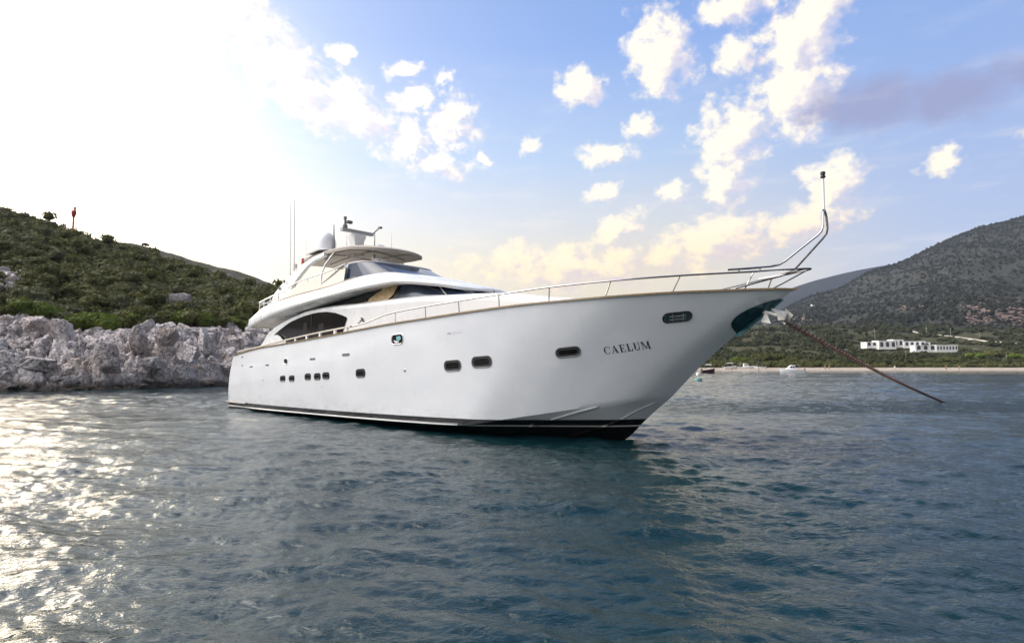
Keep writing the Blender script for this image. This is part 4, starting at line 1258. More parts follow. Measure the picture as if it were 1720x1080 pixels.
PROTO = [rock_proto(100 + i, *s_) for i, s_ in enumerate([(1, .9, 1), (1.2, .9, .85), (.85, .9, 1.25), (1.1, 1, .8), (.9, .9, 1.1), (1.25, .9, .7), (.8, .8, 1.3), (1, 1, 1), (1.15, .9, 1.05)])]


def boulder(px, py, dpt, sc, label, rot=None, proto=0, group=None, sink=0.0):
    """a block standing at depth dpt along the bearing through the surveyed point"""
    u, s_ = us_(px, py); o = bpy.data.objects.new("boulder", PROTO[proto % len(PROTO)])
    o.location = (u * dpt, dpt, 2.1 + s_ * dpt - sink)
    o.scale = sc if isinstance(sc, tuple) else (sc, sc, sc)
    o.rotation_euler = rot or (0, 0, 0)
    link(o); tag(o, label, "boulder", group)
    return o


def west_coast():
    # headland extended round the bay to the left, unseen, to darken glass reflections
    az_ = np.radians(np.linspace(-52, -128, 150)); rh = np.concatenate([np.linspace(62, 84, 40), np.linspace(84, 330, 60)[1:]])
    A, Rr = np.meshgrid(az_, rh, indexing='ij'); X = Rr * np.sin(A); Y_ = Rr * np.cos(A)
    sh = 70 + 5 * fbm(A * 9, A * 0, 3, 2); t = Rr - sh
    endf = np.clip((np.degrees(A) + 128) / 22, 0, 1)
    Z = np.interp(t, [-4, 0, 2.5, 8, 100, 240], [-2, 0, 3.5, 6, 46, 8]) * endf - 2 * (1 - endf) + fbm(X / 9, Y_ / 9, 4, 31) * np.clip(t / 6, 0, 1.6) + fbm(X / 1.7, Y_ / 1.7, 3, 32) * np.clip(1 - abs(t - 4) / 5, 0, 1) * .9
    V = np.stack([X.ravel(), Y_.ravel(), Z.ravel()], 1); Fc = grid_faces(len(az_), len(rh)); tt = (Fc % len(rh)).max(1)
    o = np_mesh("headland", V, Fc, None, smooth=True, midx=(rh[tt] > 80).astype(int), mats=[M_rock, M_scrubg]); tag(o, kind='structure')


west_coast()


def shore_rocks():
    rs = random.Random(5)
    # the distinctive blocks
    for (px, py, d, sc, lab, pr) in [
        (22, 610, 47.0, (1.7, 1.2, 1.35), "big pinkish grey boulder at the left edge of the shore", 0),
        (70, 612, 47.2, (1.45, 1.1, 1.35), "broad flat-faced brownish boulder just above the water at the far left", 5),
        (12, 640, 46.2, (1.3, .9, .45), "low pale slab at the waterline at the left edge", 3),
        (108, 625, 48.0, (1.0, .9, .8), "rounded boulder beside the flat-faced brown block", 8),
        (185, 600, 49.3, (1.6, 1.3, 1.75), "tall craggy boulder with dark undercut foot", 2),
        (255, 612, 51.0, (1.5, 1.2, 1.0), "pale-topped boulder with a dark shaded front", 4),
        (280, 565, 53.5, (1.6, 1.2, 1.5), "large pale grey boulder below the cliff-top bushes", 7),
        (318, 595, 53.5, (1.5, 1.1, 1.4), "striped slanting boulder left of the yacht's stern", 1),
        (345, 575, 55.5, (1.3, 1.1, 1.8), "tall tan boulder nearest the yacht's stern", 6),
        (110, 560, 51.0, (1.5, 1.1, 1.9), "tall smooth blue-grey boulder under the cliff edge", 2),
        (55, 545, 51.0, (1.7, 1.2, 1.2), "pinkish jagged boulder at the cliff edge on the left", 7),
        (230, 570, 52.0, (1.3, 1.1, 1.7), "upright grooved boulder in the middle of the rocky shore", 6)]:
        boulder(px, py, d, tuple(k * .72 for k in sc), lab, (rs.uniform(-.3, .3), rs.uniform(-.3, .3), rs.uniform(-.5, .5)), pr)
    n = 0
    while n < 270:
        px = rs.uniform(-60, 470); u = us_(px, 600)[0]
        ys = float(SHORE(u)); q = rs.random()
        t = q ** .9 * 9.2 - .7
        Y = ys + t; z = float(left_height(np.array(u), np.array(Y), False))
        s = rs.choice([.32, .4, .48, .55, .62, .75, .9]) * (1.0 if t > .3 else .75) * (1 + (Y - 46) * .006)
        o = bpy.data.objects.new("boulder", PROTO[rs.randrange(len(PROTO))])
        o.location = (u * Y, Y, max(z, -.15) + s * rs.uniform(-.1, .4))
        o.scale = (s * rs.uniform(.8, 1.25), s * rs.uniform(.8, 1.1), s * rs.uniform(.75, 1.35) * (.55 if t < .2 else 1))
        o.rotation_euler = (rs.uniform(-.5, .5), rs.uniform(-.5, .5), rs.uniform(0, 6.28))
        link(o); tag(o, "grey limestone block in the jumbled rocky shore below the scrub", "boulder", "limestone blocks of the rocky shore")
        n += 1
    # bare stony patch on the slope at far left and single stones in the scrub
    for k in range(34):
        px = rs.uniform(-20, 46); py = rs.uniform(462, 492); u, s_ = us_(px, py)
        hill_hit(u, s_, rs.uniform(.4, .95), rs, "pale stone on the bare patch of the scrub hillside at the left edge", "stones of the bare hillside patch")
    for (px, py, s, lab) in ((76, 472, 1.0, "long pale rock lying in the scrub right of the bare patch"), (366, 501, .6, "small pale rock high in the scrub above the yacht's stern"), (352, 522, .5, "tiny pale rock in the scrub just above the cliff near the stern"),
                             (293, 517, 1.3, "pale outcrop between two round bushes on the cliff top"), (296, 527, 1.1, "lower pale outcrop between two round bushes on the cliff top"), (115, 529, .9, "thin pale pinnacle standing at the cliff edge"), (384, 541, .5, "pale stone at the scrub's foot by the yacht's stern")):
        u, s_ = us_(px, py); hill_hit(u, s_, s, rs, lab, None)


def hill_hit(u, s_, s, rs, lab, grp, name="boulder"):
    Ys = np.linspace(float(SHORE(u)) + 6, float(RY(u)), 400)
    z = left_height(np.full_like(Ys, u), Ys); los = 2.1 + s_ * Ys
    i = np.argmax(z > los); Y = Ys[i] if z[i] > los[i] else Ys[200]
    o = bpy.data.objects.new(name, PROTO[rs.randrange(len(PROTO))])
    o.location = (u * Y, Y, 2.1 + s_ * Y + .3)
    f = Y / 60
    o.scale = (s * f * 1.2, s * f, s * f * .8); o.rotation_euler = (rs.uniform(-.4, .4), rs.uniform(-.4, .4), rs.uniform(0, 6))
    link(o); tag(o, lab, "stone", grp)


shore_rocks()


# ---- foliage
def leaf_mat(name, c0, c1, c2, scale=.25):
    m = bpy.data.materials.new(name); m.use_nodes = True; N = NT(m.node_tree); b = m.node_tree.nodes['Principled BSDF']
    geo = N.node('ShaderNodeNewGeometry'); P = geo.outputs['Position']
    n = N.noise(P, scale, 3, .6); n2 = N.noise(P, scale * 9, 3, .6)
    c = N.mix(N.sstep(n.outputs[0], .36, .62), c0 + (1,), c1 + (1,))
    c = N.mix(N.m('MULTIPLY', N.sstep(n2.outputs[0], .45, .7), .7), c, c2 + (1,))
    N.put(b.inputs['Base Color'], c); b.inputs['Roughness'].default_value = .8; b.inputs['Specular IOR Level'].default_value = .2
    tr = N.node('ShaderNodeBsdfTranslucent'); N.put(tr.inputs[0], c)
    mx = N.node('ShaderNodeMixShader'); mx.inputs[0].default_value = .25
    N.l.new(b.outputs[0], mx.inputs[1]); N.l.new(tr.outputs[0], mx.inputs[2])
    out = [x for x in m.node_tree.nodes if x.type == 'OUTPUT_MATERIAL'][0]; N.l.new(mx.outputs[0], out.inputs[0])
    return m


M_leaf = leaf_mat("maquis_leaves", (.058, .068, .020), (.102, .108, .034), (.15, .137, .065))
M_leaf2 = leaf_mat("olive_leaves", (.085, .095, .045), (.12, .125, .065), (.16, .15, .09), .6)
M_leaf3 = leaf_mat("fresh_leaves", (.080, .12, .018), (.11, .15, .026), (.14, .165, .045), .6)
M_bark = mat("bark", (.09, .065, .045), .9, var=.3, vscale=6)


def clump(rs, nleaf, leaf, flat=.7, core=True, lumps=7):
    """bush made of many small leaf faces over several lobes; returns V, F (tri)"""
    c = rs.randn(lumps, 3) * [.42, .42, .22]; c[:, 2] = np.abs(c[:, 2]) + .25
    rad = .34 + rs.rand(lumps) * .28
    V = []; F = []
    k = rs.randint(0, lumps, nleaf)
    d = rs.randn(nleaf, 3); d /= np.linalg.norm(d, axis=1)[:, None]; d[:, 2] = np.abs(d[:, 2]) * .9 + d[:, 2] * .1
    rr = rad[k] * (.78 + .3 * rs.rand(nleaf) ** .5)
    P = c[k] + d * rr[:, None] * [1, 1, flat]
    nrm = d + rs.randn(nleaf, 3) * .55; nrm /= np.linalg.norm(nrm, axis=1)[:, None]
    a = np.cross(nrm, rs.randn(nleaf, 3)); a /= np.linalg.norm(a, axis=1)[:, None]; b = np.cross(nrm, a)
    s = leaf * (.6 + .8 * rs.rand(nleaf))[:, None]
    Vt = np.stack([P + a * s, P - a * s * .5 + b * s * .8, P - a * s * .5 - b * s * .8], 1).reshape(-1, 3)
    Ft = np.arange(nleaf * 3).reshape(-1, 3)
    if core:
        bm = bmesh.new(); bmesh.ops.create_icosphere(bm, subdivisions=1, radius=1); cv = np.array([v.co[:] for v in bm.verts]); cf = np.array([[v.index for v in f.verts] for f in bm.faces]); bm.free()
        for j in range(lumps):
            vv = cv * rad[j] * .80 * [1, 1, flat] * (1 + .12 * rs.randn(len(cv), 1)) + c[j]
            Ft = np.concatenate([Ft, cf + len(Vt)]); Vt = np.concatenate([Vt, vv])
    return Vt, Ft


def scatter(name, places, protos, m, label=None, cat=None, kind='stuff'):
    Vs = []; Fs = []; n = 0
    for i, (x, y, z, s, a, sz) in enumerate(places):
        V, F = protos[i % len(protos)]
        c_, s_ = math.cos(a), math.sin(a)
        W_ = np.empty_like(V); W_[:, 0] = (V[:, 0] * c_ - V[:, 1] * s_) * s + x; W_[:, 1] = (V[:, 0] * s_ + V[:, 1] * c_) * s + y; W_[:, 2] = V[:, 2] * s * sz + z
        Vs.append(W_); Fs.append(F + n); n += len(V)
    o = np_mesh(name, np.concatenate(Vs), np.concatenate(Fs), m, smooth=False)
    tag(o, label, cat, kind=kind)
    return o


def hill_scrub():
    rs = np.random.RandomState(9)
    protos = [clump(rs, 260, .085, .8, True, 4) for _ in range(8)]
    pl = []; pl2 = []
    N_ = 5600
    U = rs.uniform(u0_ * .82, us_(640, 0)[0], N_); ys = SHORE(U); yr = RY(U)
    t = rs.rand(N_) ** .8
    Y = ys + 7.6 + t * (yr - ys - 4)
    Z = left_height(U, Y); X = U * Y
    dens = fbm(X / 7, Y / 7, 3, 33)
    for i in range(N_):
        # leave the bare stony patch
        uu, ss = U[i], (Z[i] - 2.1) / Y[i]
        px = 860 + uu * 958; py = 612 - ss * 958
        if -30 < px < 52 and 455 < py < 515: continue
        if 284 < px < 306 and 500 < py < 545: continue
        if dens[i] < -.33 and rs.rand() < .6: continue
        s = (.9 + 1.5 * rs.rand() ** 1.6) * (1.0 + (Y[i] - 50) * .010)
        (pl2 if (fbm(X[i] / 5, Y[i] / 5, 2, 77) > .22) else pl).append((X[i], Y[i], Z[i] - .2 * s, s, rs.rand() * 6.28, .7 + .5 * rs.rand()))
    scatter("hillside_scrub", pl, protos, M_leaf, "dense dark green scrub covering the left hillside", "scrub")
    scatter("olive_scrub", pl2, protos, M_leaf2, "paler olive-grey scrub in patches on the left hillside", "scrub")
    # individually countable bushes along the cliff edge
    bmesh_protos = []
    for k in range(5):
        V, F = clump(rs, 1300, .085, .8, True, 9)
        me = bpy.data.meshes.new("bush"); me.from_pydata(V.tolist(), [], F.tolist()); me.materials.append([M_leaf, M_leaf3][k % 2]); bmesh_protos.append(me)
    labs = [(30, 520, 1.6, "round green bush above the rocks at the left edge"), (62, 512, 2.0, "wide fresh-green bush on the cliff top at the left"), (92, 524, 1.9, "green bush filling the dip in the cliff edge"),
            (150, 522, 2.3, "broad bright green bush on the cliff top left of the middle"), (178, 530, 1.6, "small green bush at the cliff edge beside the broad bright one"), (212, 528, 2.0, "low green bush behind the middle of the rocks"),
            (238, 532, 1.7, "dark bush left of the pair of round bushes"), (270, 528, 2.1, "round grey-green bush, left of the pale outcrop"), (312, 527, 2.1, "round brownish green bush, right of the pale outcrop"),
            (345, 530, 1.9, "green bush on the cliff above the tan boulder"), (372, 533, 1.8, "bright green bush on the cliff nearest the yacht"), (402, 534, 1.8, "bush on the cliff partly behind the yacht's upper deck"),
            (138, 583, .9, "small olive bush growing among the shore rocks")]
    for i, (px, py, s, lab) in enumerate(labs):
        u, sl = us_(px, py + 10); Y = float(SHORE(u)) + (8.6 if py < 570 else 4.2)
        z = float(left_height(np.array(u), np.array(Y)))
        zt_ = 2.1 + us_(px, py)[1] * Y
        o = bpy.data.objects.new("bush", bmesh_protos[i % 5]); o.location = (u * Y, Y, min(z, zt_ - .2) - .1); o.scale = (s, s, s * .95); o.rotation_euler = (0, 0, i * 1.3)
        link(o); tag(o, lab, "bush", "bushes along the cliff edge")


hill_scrub()


def small_tree(name, loc, h, w, lab, group, m=M_leaf, seed=1, n=500):
    rs = np.random.RandomState(seed)
    t = empty(name, loc); tag(t, lab, "tree", group)
    mb = MB(); mb.tube([(0, 0, -.5), (.03 * w, 0, h * .35), (0, .05 * w, h * .7)], [.06 * h, .045 * h, .02 * h], 6)
    for k in range(4):
        a = k * 1.6 + seed; mb.tube([(0, 0, h * (.3 + .08 * k)), (w * .3 * math.cos(a), w * .3 * math.sin(a), h * (.6 + .05 * k))], [.03 * h, .01 * h], 5)
    mb.build("trunk", M_bark, t)
    V, F = clump(rs, n, .10, .9, True, 9); V = V * [w * .62, w * .62, h * .62] + [0, 0, h * .28]
    me = bpy.data.meshes.new("crown"); me.from_pydata(V.tolist(), [], F.tolist()); me.materials.append(m)
    link(bpy.data.objects.new("crown", me), t)
    return t


# red beacon and the lone trees on the skyline
def skyline():
    u, s_ = us_(122, 392); Y = float(RY(u)) - 1; z = 2.1 + s_ * Y
    b = empty("beacon", (u * Y, Y, z)); tag(b, "slim red navigation beacon standing on the left hilltop", "beacon")
    sc = Y / 960
    mb = MB(); mb.lathe([(2.2 * sc, -8 * sc), (2.2 * sc, 1 * sc), (1.5 * sc, 3 * sc), (1.3 * sc, 29 * sc)], n=12); mb.build("tower", mat("orange_red_paint", (.50, .14, .07), .5), b)
    mb = MB(); mb.lathe([(1.4 * sc, 27 * sc), (3.0 * sc, 31 * sc), (3.8 * sc, 35 * sc), (3.8 * sc, 38 * sc), (1.2 * sc, 40 * sc)], n=12); mb.build("gallery", M_red, b)
    mb = MB(); mb.box((1.6 * sc, 0, 42 * sc), (2.4 * sc, 2 * sc, 7 * sc)); mb.lathe([(1.2 * sc, 40 * sc), (.5 * sc, 45 * sc), (.15 * sc, 50 * sc)], (1.8 * sc, 0, 0), 8); mb.build("lantern", M_red, b)
    for (px, py, h, w, lab) in ((82, 370, 2.2, 2.4, "small bushy tree on the skyline left of the red beacon"), (66, 371, 1.8, 2.2, "lower bush-like tree on the skyline at the far left"), (93, 380, 1.8, 1.6, "dark little tree nearest the red beacon"), (146, 398, 1.6, 1.8, "tiny tree on the skyline just right of the red beacon")):
        u, s_ = us_(px, py + 5); Y = float(RY(u)) - 2; small_tree("skyline_tree", (u * Y, Y, 2.1 + s_ * Y - 1.3), h, w, lab, "little trees on the left skyline", M_leaf2, int(px))


skyline()

# ================================================================== FAR LAND
BACK = ridge([(100, 420), (180, 404), (215, 406), (292, 424), (330, 437), (395, 452), (440, 468), (480, 484), (560, 520), (640, 560), (700, 600), (730, 625)])


def slope_mat(name, c0, c1, c2, rock, thr=.60, sc=.012, bumpd=3.0):
    m = bpy.data.materials.new(name); m.use_nodes = True; N = NT(m.node_tree); b = m.node_tree.nodes['Principled BSDF']
    P = N.node('ShaderNodeTexCoord').outputs['Object']
    n = N.noise(P, sc, 6, .65); n2 = N.noise(P, sc * 8, 6, .7); n3 = N.noise(N.v('MULTIPLY', P, (1, 1, 3)), sc * 3, 4, .65)
    c = N.mix(N.sstep(n2.outputs[0], .40, .62), c0 + (1,), c1 + (1,))
    c = N.mix(N.m('MULTIPLY', N.sstep(n.outputs[0], .42, .66), .6), c, c2 + (1,))
    r_ = N.m('MULTIPLY', N.sstep(n3.outputs[0], thr, thr + .07), N.sstep(n2.outputs[0], .40, .58))
    c = N.mix(N.m('MULTIPLY', r_, .85), c, rock + (1,))
    N.put(b.inputs['Base Color'], c); b.inputs['Roughness'].default_value = .95; b.inputs['Specular IOR Level'].default_value = .1
    bp = N.node('ShaderNodeBump'); bp.inputs['Strength'].default_value = 1.0; bp.inputs['Distance'].default_value = bumpd
    N.put(bp.inputs['Height'], n2.outputs[0]); N.l.new(bp.outputs[0], b.inputs['Normal'])
    return m


def back_hill():
    U = np.linspace(us_(60, 0)[0], us_(740, 0)[0], 260); T = np.linspace(0, 1.5, 90)
    UU, TT = np.meshgrid(U, T, indexing='ij'); YY = 230 + TT * 190
    yr = 420.0; zr = np.maximum(2.1 + BACK(UU) * yr, 1)
    Z = np.where(TT < 1, zr * TT ** .9, zr * (1 - (TT - 1) * 1.5)) + fbm(UU * 60, YY / 16, 4, 8) * 3 * np.clip(np.abs(TT - 1) * 4, .25, 1) - 1
    o = np_mesh("back_hill", np.stack([(UU * YY).ravel(), YY.ravel(), Z.ravel()], 1), grid_faces(len(U), len(T))[:, ::-1], slope_mat("far_scrub_slope", (.045, .045, .03), (.085, .075, .055), (.06, .055, .04), (.2, .18, .16), .6, .03, 1.0), smooth=True)
    tag(o, kind='structure')
    u, s_ = us_(244, 414); Y = 418; small_tree("lone_tree", (u * Y, Y, 2.1 + s_ * Y - .5), 3.6, 3.6, "lone dark tree on the skyline of the farther hill left of the yacht", None, M_leaf, 3, 260)


back_hill()

# right-hand bay: beach, plain, hills
MAIN = ridge([(1100, 640), (1200, 590), (1290, 535), (1340, 508), (1362, 498), (1410, 485), (1461, 457), (1513, 441), (1555, 421), (1598, 401), (1650, 382), (1690, 372), (1720, 364), (1800, 340), (1950, 318), (2200, 330), (2500, 400)])
FAR = ridge([(1100, 612), (1200, 560), (1260, 520), (1300, 496), (1338, 480), (1396, 463), (1461, 449), (1506, 442), (1560, 436), (1640, 440), (1800, 450), (2100, 500)])
BY0 = 192.0


def bay_h(U, Y):
    # beach, low plain, then rising ground towards the foot of the hills
    z = np.interp(Y, [BY0 - 14, BY0 - 2, BY0, BY0 + 6, BY0 + 22, BY0 + 60, 330, 420, 450, 560, 620, 700, 900], [-3, -.35, .03, .75, 1.4, 1.9, 4.5, 8.5, 11.5, 22, 29, 40, 62])
    X = U * Y
    return z + fbm(X / 26, Y / 26, 4, 41) * np.interp(Y, [BY0 + 15, BY0 + 60, 400, 800], [.05, .5, 1.8, 6])


def bay():
    U = np.linspace(us_(1060, 0)[0], us_(2300, 0)[0], 360)
    T = np.concatenate([np.linspace(BY0 - 14, BY0 + 40, 60), np.linspace(BY0 + 40, 900, 150)[1:]])
    UU, YY = np.meshgrid(U, T, indexing='ij'); Z = bay_h(UU, YY)
    edge = np.clip((UU - U[0]) / .10, 0, 1); Z = Z * edge - 2 * (1 - edge)
    V = np.stack([(UU * YY).ravel(), YY.ravel(), Z.ravel()], 1); Fc = grid_faces(len(U), len(T))
    ym = V[Fc[:, 0], 1]; mi = np.where(ym < BY0 + 12, 0, 1)
    sand = mat("beach_sand", (.33, .28, .225), .9, var=.15, vscale=.4)
    o = np_mesh("bay_shore", V, Fc[:, ::-1], None, smooth=True, midx=mi, mats=[sand, slope_mat("plain_scrub", (.038, .045, .022), (.075, .075, .04), (.07, .055, .035), (.24, .19, .15), .62, .035, 1.0)])
    tag(o, kind='structure')
    # main mountain
    UU, TT = np.meshgrid(np.linspace(us_(1080, 0)[0], us_(2400, 0)[0], 420), np.linspace(0, 1.4, 170), indexing='ij')
    yr = 1900.0; YY = 640 + TT * (yr - 640); zr = np.maximum(2.1 + MAIN(UU) * yr, 5)
    X = UU * YY
    Z = np.where(TT < 1, 25 * np.clip(TT * 6, 0, 1) + (zr - 25) * np.clip(TT, 0, 1) ** 1.12, zr * (1 - (TT - 1) * 1.6))
    gully = np.abs(fbm(X / 240, YY / 380, 4, 61)) * -75 + fbm(X / 60, YY / 60, 4, 62) * 16
    Z = Z + gully * np.clip(np.abs(1 - TT) * 5, .08, 1) * np.clip(TT * 3, 0, 1) * np.clip(zr / 300, .15, 1)
    o = np_mesh("mountain", np.stack([X.ravel(), YY.ravel(), Z.ravel()], 1), grid_faces(*UU.shape)[:, ::-1], slope_mat("mountain_slope", (.030, .034, .028), (.062, .060, .052), (.040, .040, .032), (.20, .17, .15), .62, .012, 7.0), smooth=True)
    tag(o, kind='structure')
    UU, TT = np.meshgrid(np.linspace(us_(1080, 0)[0], us_(2100, 0)[0], 200), np.linspace(0, 1.3, 60), indexing='ij')
    yr = 3600.0; YY = 2400 + TT * (yr - 2400); zr = np.maximum(2.1 + FAR(UU) * yr, 5)
    Z = np.where(TT < 1, zr * TT, zr * (1 - (TT - 1) * 1.6)) + fbm(UU * YY / 300, YY / 300, 4, 71) * 25 * np.clip(np.abs(1 - TT) * 4, .15, 1)
    o = np_mesh("far_ridge", np.stack([(UU * YY).ravel(), YY.ravel(), Z.ravel()], 1), grid_faces(*UU.shape)[:, ::-1], slope_mat("far_ridge_slope", (.018, .022, .026), (.034, .038, .040), (.024, .026, .028), (.07, .065, .06), .62, .008, 10), smooth=True)
    tag(o, kind='structure')
    # scrub on the plain and lower slopes
    rs = np.random.RandomState(12); protos = [clump(rs, 60, .20, .8, True, 4) for _ in range(6)]
    pl = []
    for k in range(5200):
        px = rs.uniform(1120, 1800); Y = BY0 + 16 + rs.rand() ** 1.2 * 620; u = us_(px, 600)[0]
        if fbm(np.array(u * Y / 22), np.array(Y / 22), 2, 90) < -.12: continue
        z = float(bay_h(np.array(u), np.array(Y)))
        if 1440 < px < 1602 and 395 < Y < 445: continue
        if 1490 < px and 560 < Y < 700 and rs.rand() < .6: continue
        pl.append((u * Y, Y, z - .3, (1.1 + 1.6 * rs.rand()) * (1 + (Y - 200) / 500), rs.rand() * 6, .8 + .5 * rs.rand()))
    scatter("plain_scrub", pl, protos, leaf_mat("bay_scrub_leaves", (.032, .042, .016), (.055, .062, .026), (.085, .08, .045), .08), "low dark scrub covering the ground behind the beach", "scrub")
    # tree line specks on the mountain and its crest
    p2 = [clump(rs, 14, .30, .9, True, 2) for _ in range(5)]; pl = []
    for k in range(15000):
        px = rs.uniform(1250, 1760); u = us_(px, 0)[0]; t = rs.rand() ** .8 if k % 6 else 1.0 - rs.rand() * .02
        yr = 1900.0; Y = 640 + t * (yr - 640); i = (u - us_(1080, 0)[0]) / (us_(2400, 0)[0] - us_(1080, 0)[0]) * 419; j = t / 1.4 * 169
        pl.append((u * Y, Y, i, j, rs.rand() * 6, 1.0, rs.rand()))
    Vm = np.array([v.co.z for v in bpy.data.objects['mountain'].data.vertices]).reshape(420, 170)
    out = []
    for (x, y, i, j, a, sz, r_) in pl:
        i0, j0 = int(min(i, 418)), int(min(j, 168)); fi, fj = i - i0, j - j0
        z = (Vm[i0, j0] * (1 - fi) + Vm[i0 + 1, j0] * fi) * (1 - fj) + (Vm[i0, j0 + 1] * (1 - fi) + Vm[i0 + 1, j0 + 1] * fi) * fj
        out.append((x, y, z - 1.0, (3.0 + 4.5 * r_ ** 2), a, sz))
    scatter("mountain_scrub", out, p2, leaf_mat("mountain_leaves", (.022, .029, .022), (.038, .042, .030), (.05, .05, .036), .02), "dark dots of scrub and small trees all over the right mountain", "scrub")
    # green belt just behind the sand
    pl = []
    for k in range(900):
        px = rs.uniform(1120, 1770); u = us_(px, 600)[0]; Y = BY0 + 12.5 + rs.rand() * 10; z = float(bay_h(np.array(u), np.array(Y)))
        hgt = 1.0 if px < 1400 else .75
        pl.append((u * Y, Y, z - .2, (1.1 + 1.1 * rs.rand()) * hgt, rs.rand() * 6, .8 + .5 * rs.rand()))
    scatter("reed_belt", pl, [clump(rs, 120, .14, .9, True, 5) for _ in range(6)], leaf_mat("reed_leaves", (.07, .085, .025), (.10, .105, .04), (.13, .12, .06), .15), "yellow-green reeds and bushes in a belt behind the beach", "vegetation")
    # countable trees behind the beach
    for i, (px, top, Y, lab) in enumerate([(1245, 597, 215, "light green tree behind the beach nearest the yacht's bow"), (1282, 588, 226, "tall dark tree, tallest of those behind the beached boats"), (1300, 591, 228, "dark tree just right of the tallest beach tree"), (1330, 600, 220, "low dark green tree behind the white cabin boat"),
                                           (1222, 603, 212, "small bright green tree half behind the yacht's bow"), (1345, 606, 216, "small round tree right of the white cabin boat"), (1592, 598, 222, "dark spreading tree on the beach edge below the white villa's right end"), (1560, 602, 220, "low dark tree left of the spreading beach tree"), (1640, 590, 300, "bushy green tree to the right of the white villa"),
                                           (1680, 585, 310, "larger green tree near the right edge of the photo"), (1705, 592, 290, "green tree at the right edge behind the beach"), (1655, 600, 260, "green tree below the bushy one right of the villa"), (1445, 598, 300, "grey-green tree left of the villa behind the chain"), (1405, 601, 260, "small tree above the beach behind the chain")]):
        u, s_ = us_(px, top); z0 = float(bay_h(np.array(u), np.array(float(Y)))); h = max(2.0, 2.1 + s_ * Y - z0)
        small_tree("beach_tree", (u * Y, Y, z0), h, h * 1.25, lab, "trees behind the beach", [M_leaf, M_leaf2, M_leaf3][[2, 0, 0, 0, 2, 1, 0, 0, 2, 0, 2, 2, 1, 0][i]], 50 + i, 420)


bay()


def at(px, py, Y):
    u, s_ = us_(px, py); return Vector((u * Y, Y, 2.1 + s_ * Y))


def on_ground(px, py, Ymin=0):
    """where the sight line of a surveyed point meets the far ground"""
    u, s_ = us_(px, py); d = Vector((u, 1, s_)).normalized(); best = None
    for nm_ in ('bay_shore', 'mountain'):
        ok, loc, nn, ix = bpy.data.objects[nm_].ray_cast(Vector((0, 0, 2.1)), d)
        if ok and (best is None or loc.y < best.y): best = loc.copy()
    return best if best is not None else at(px, py, 500)


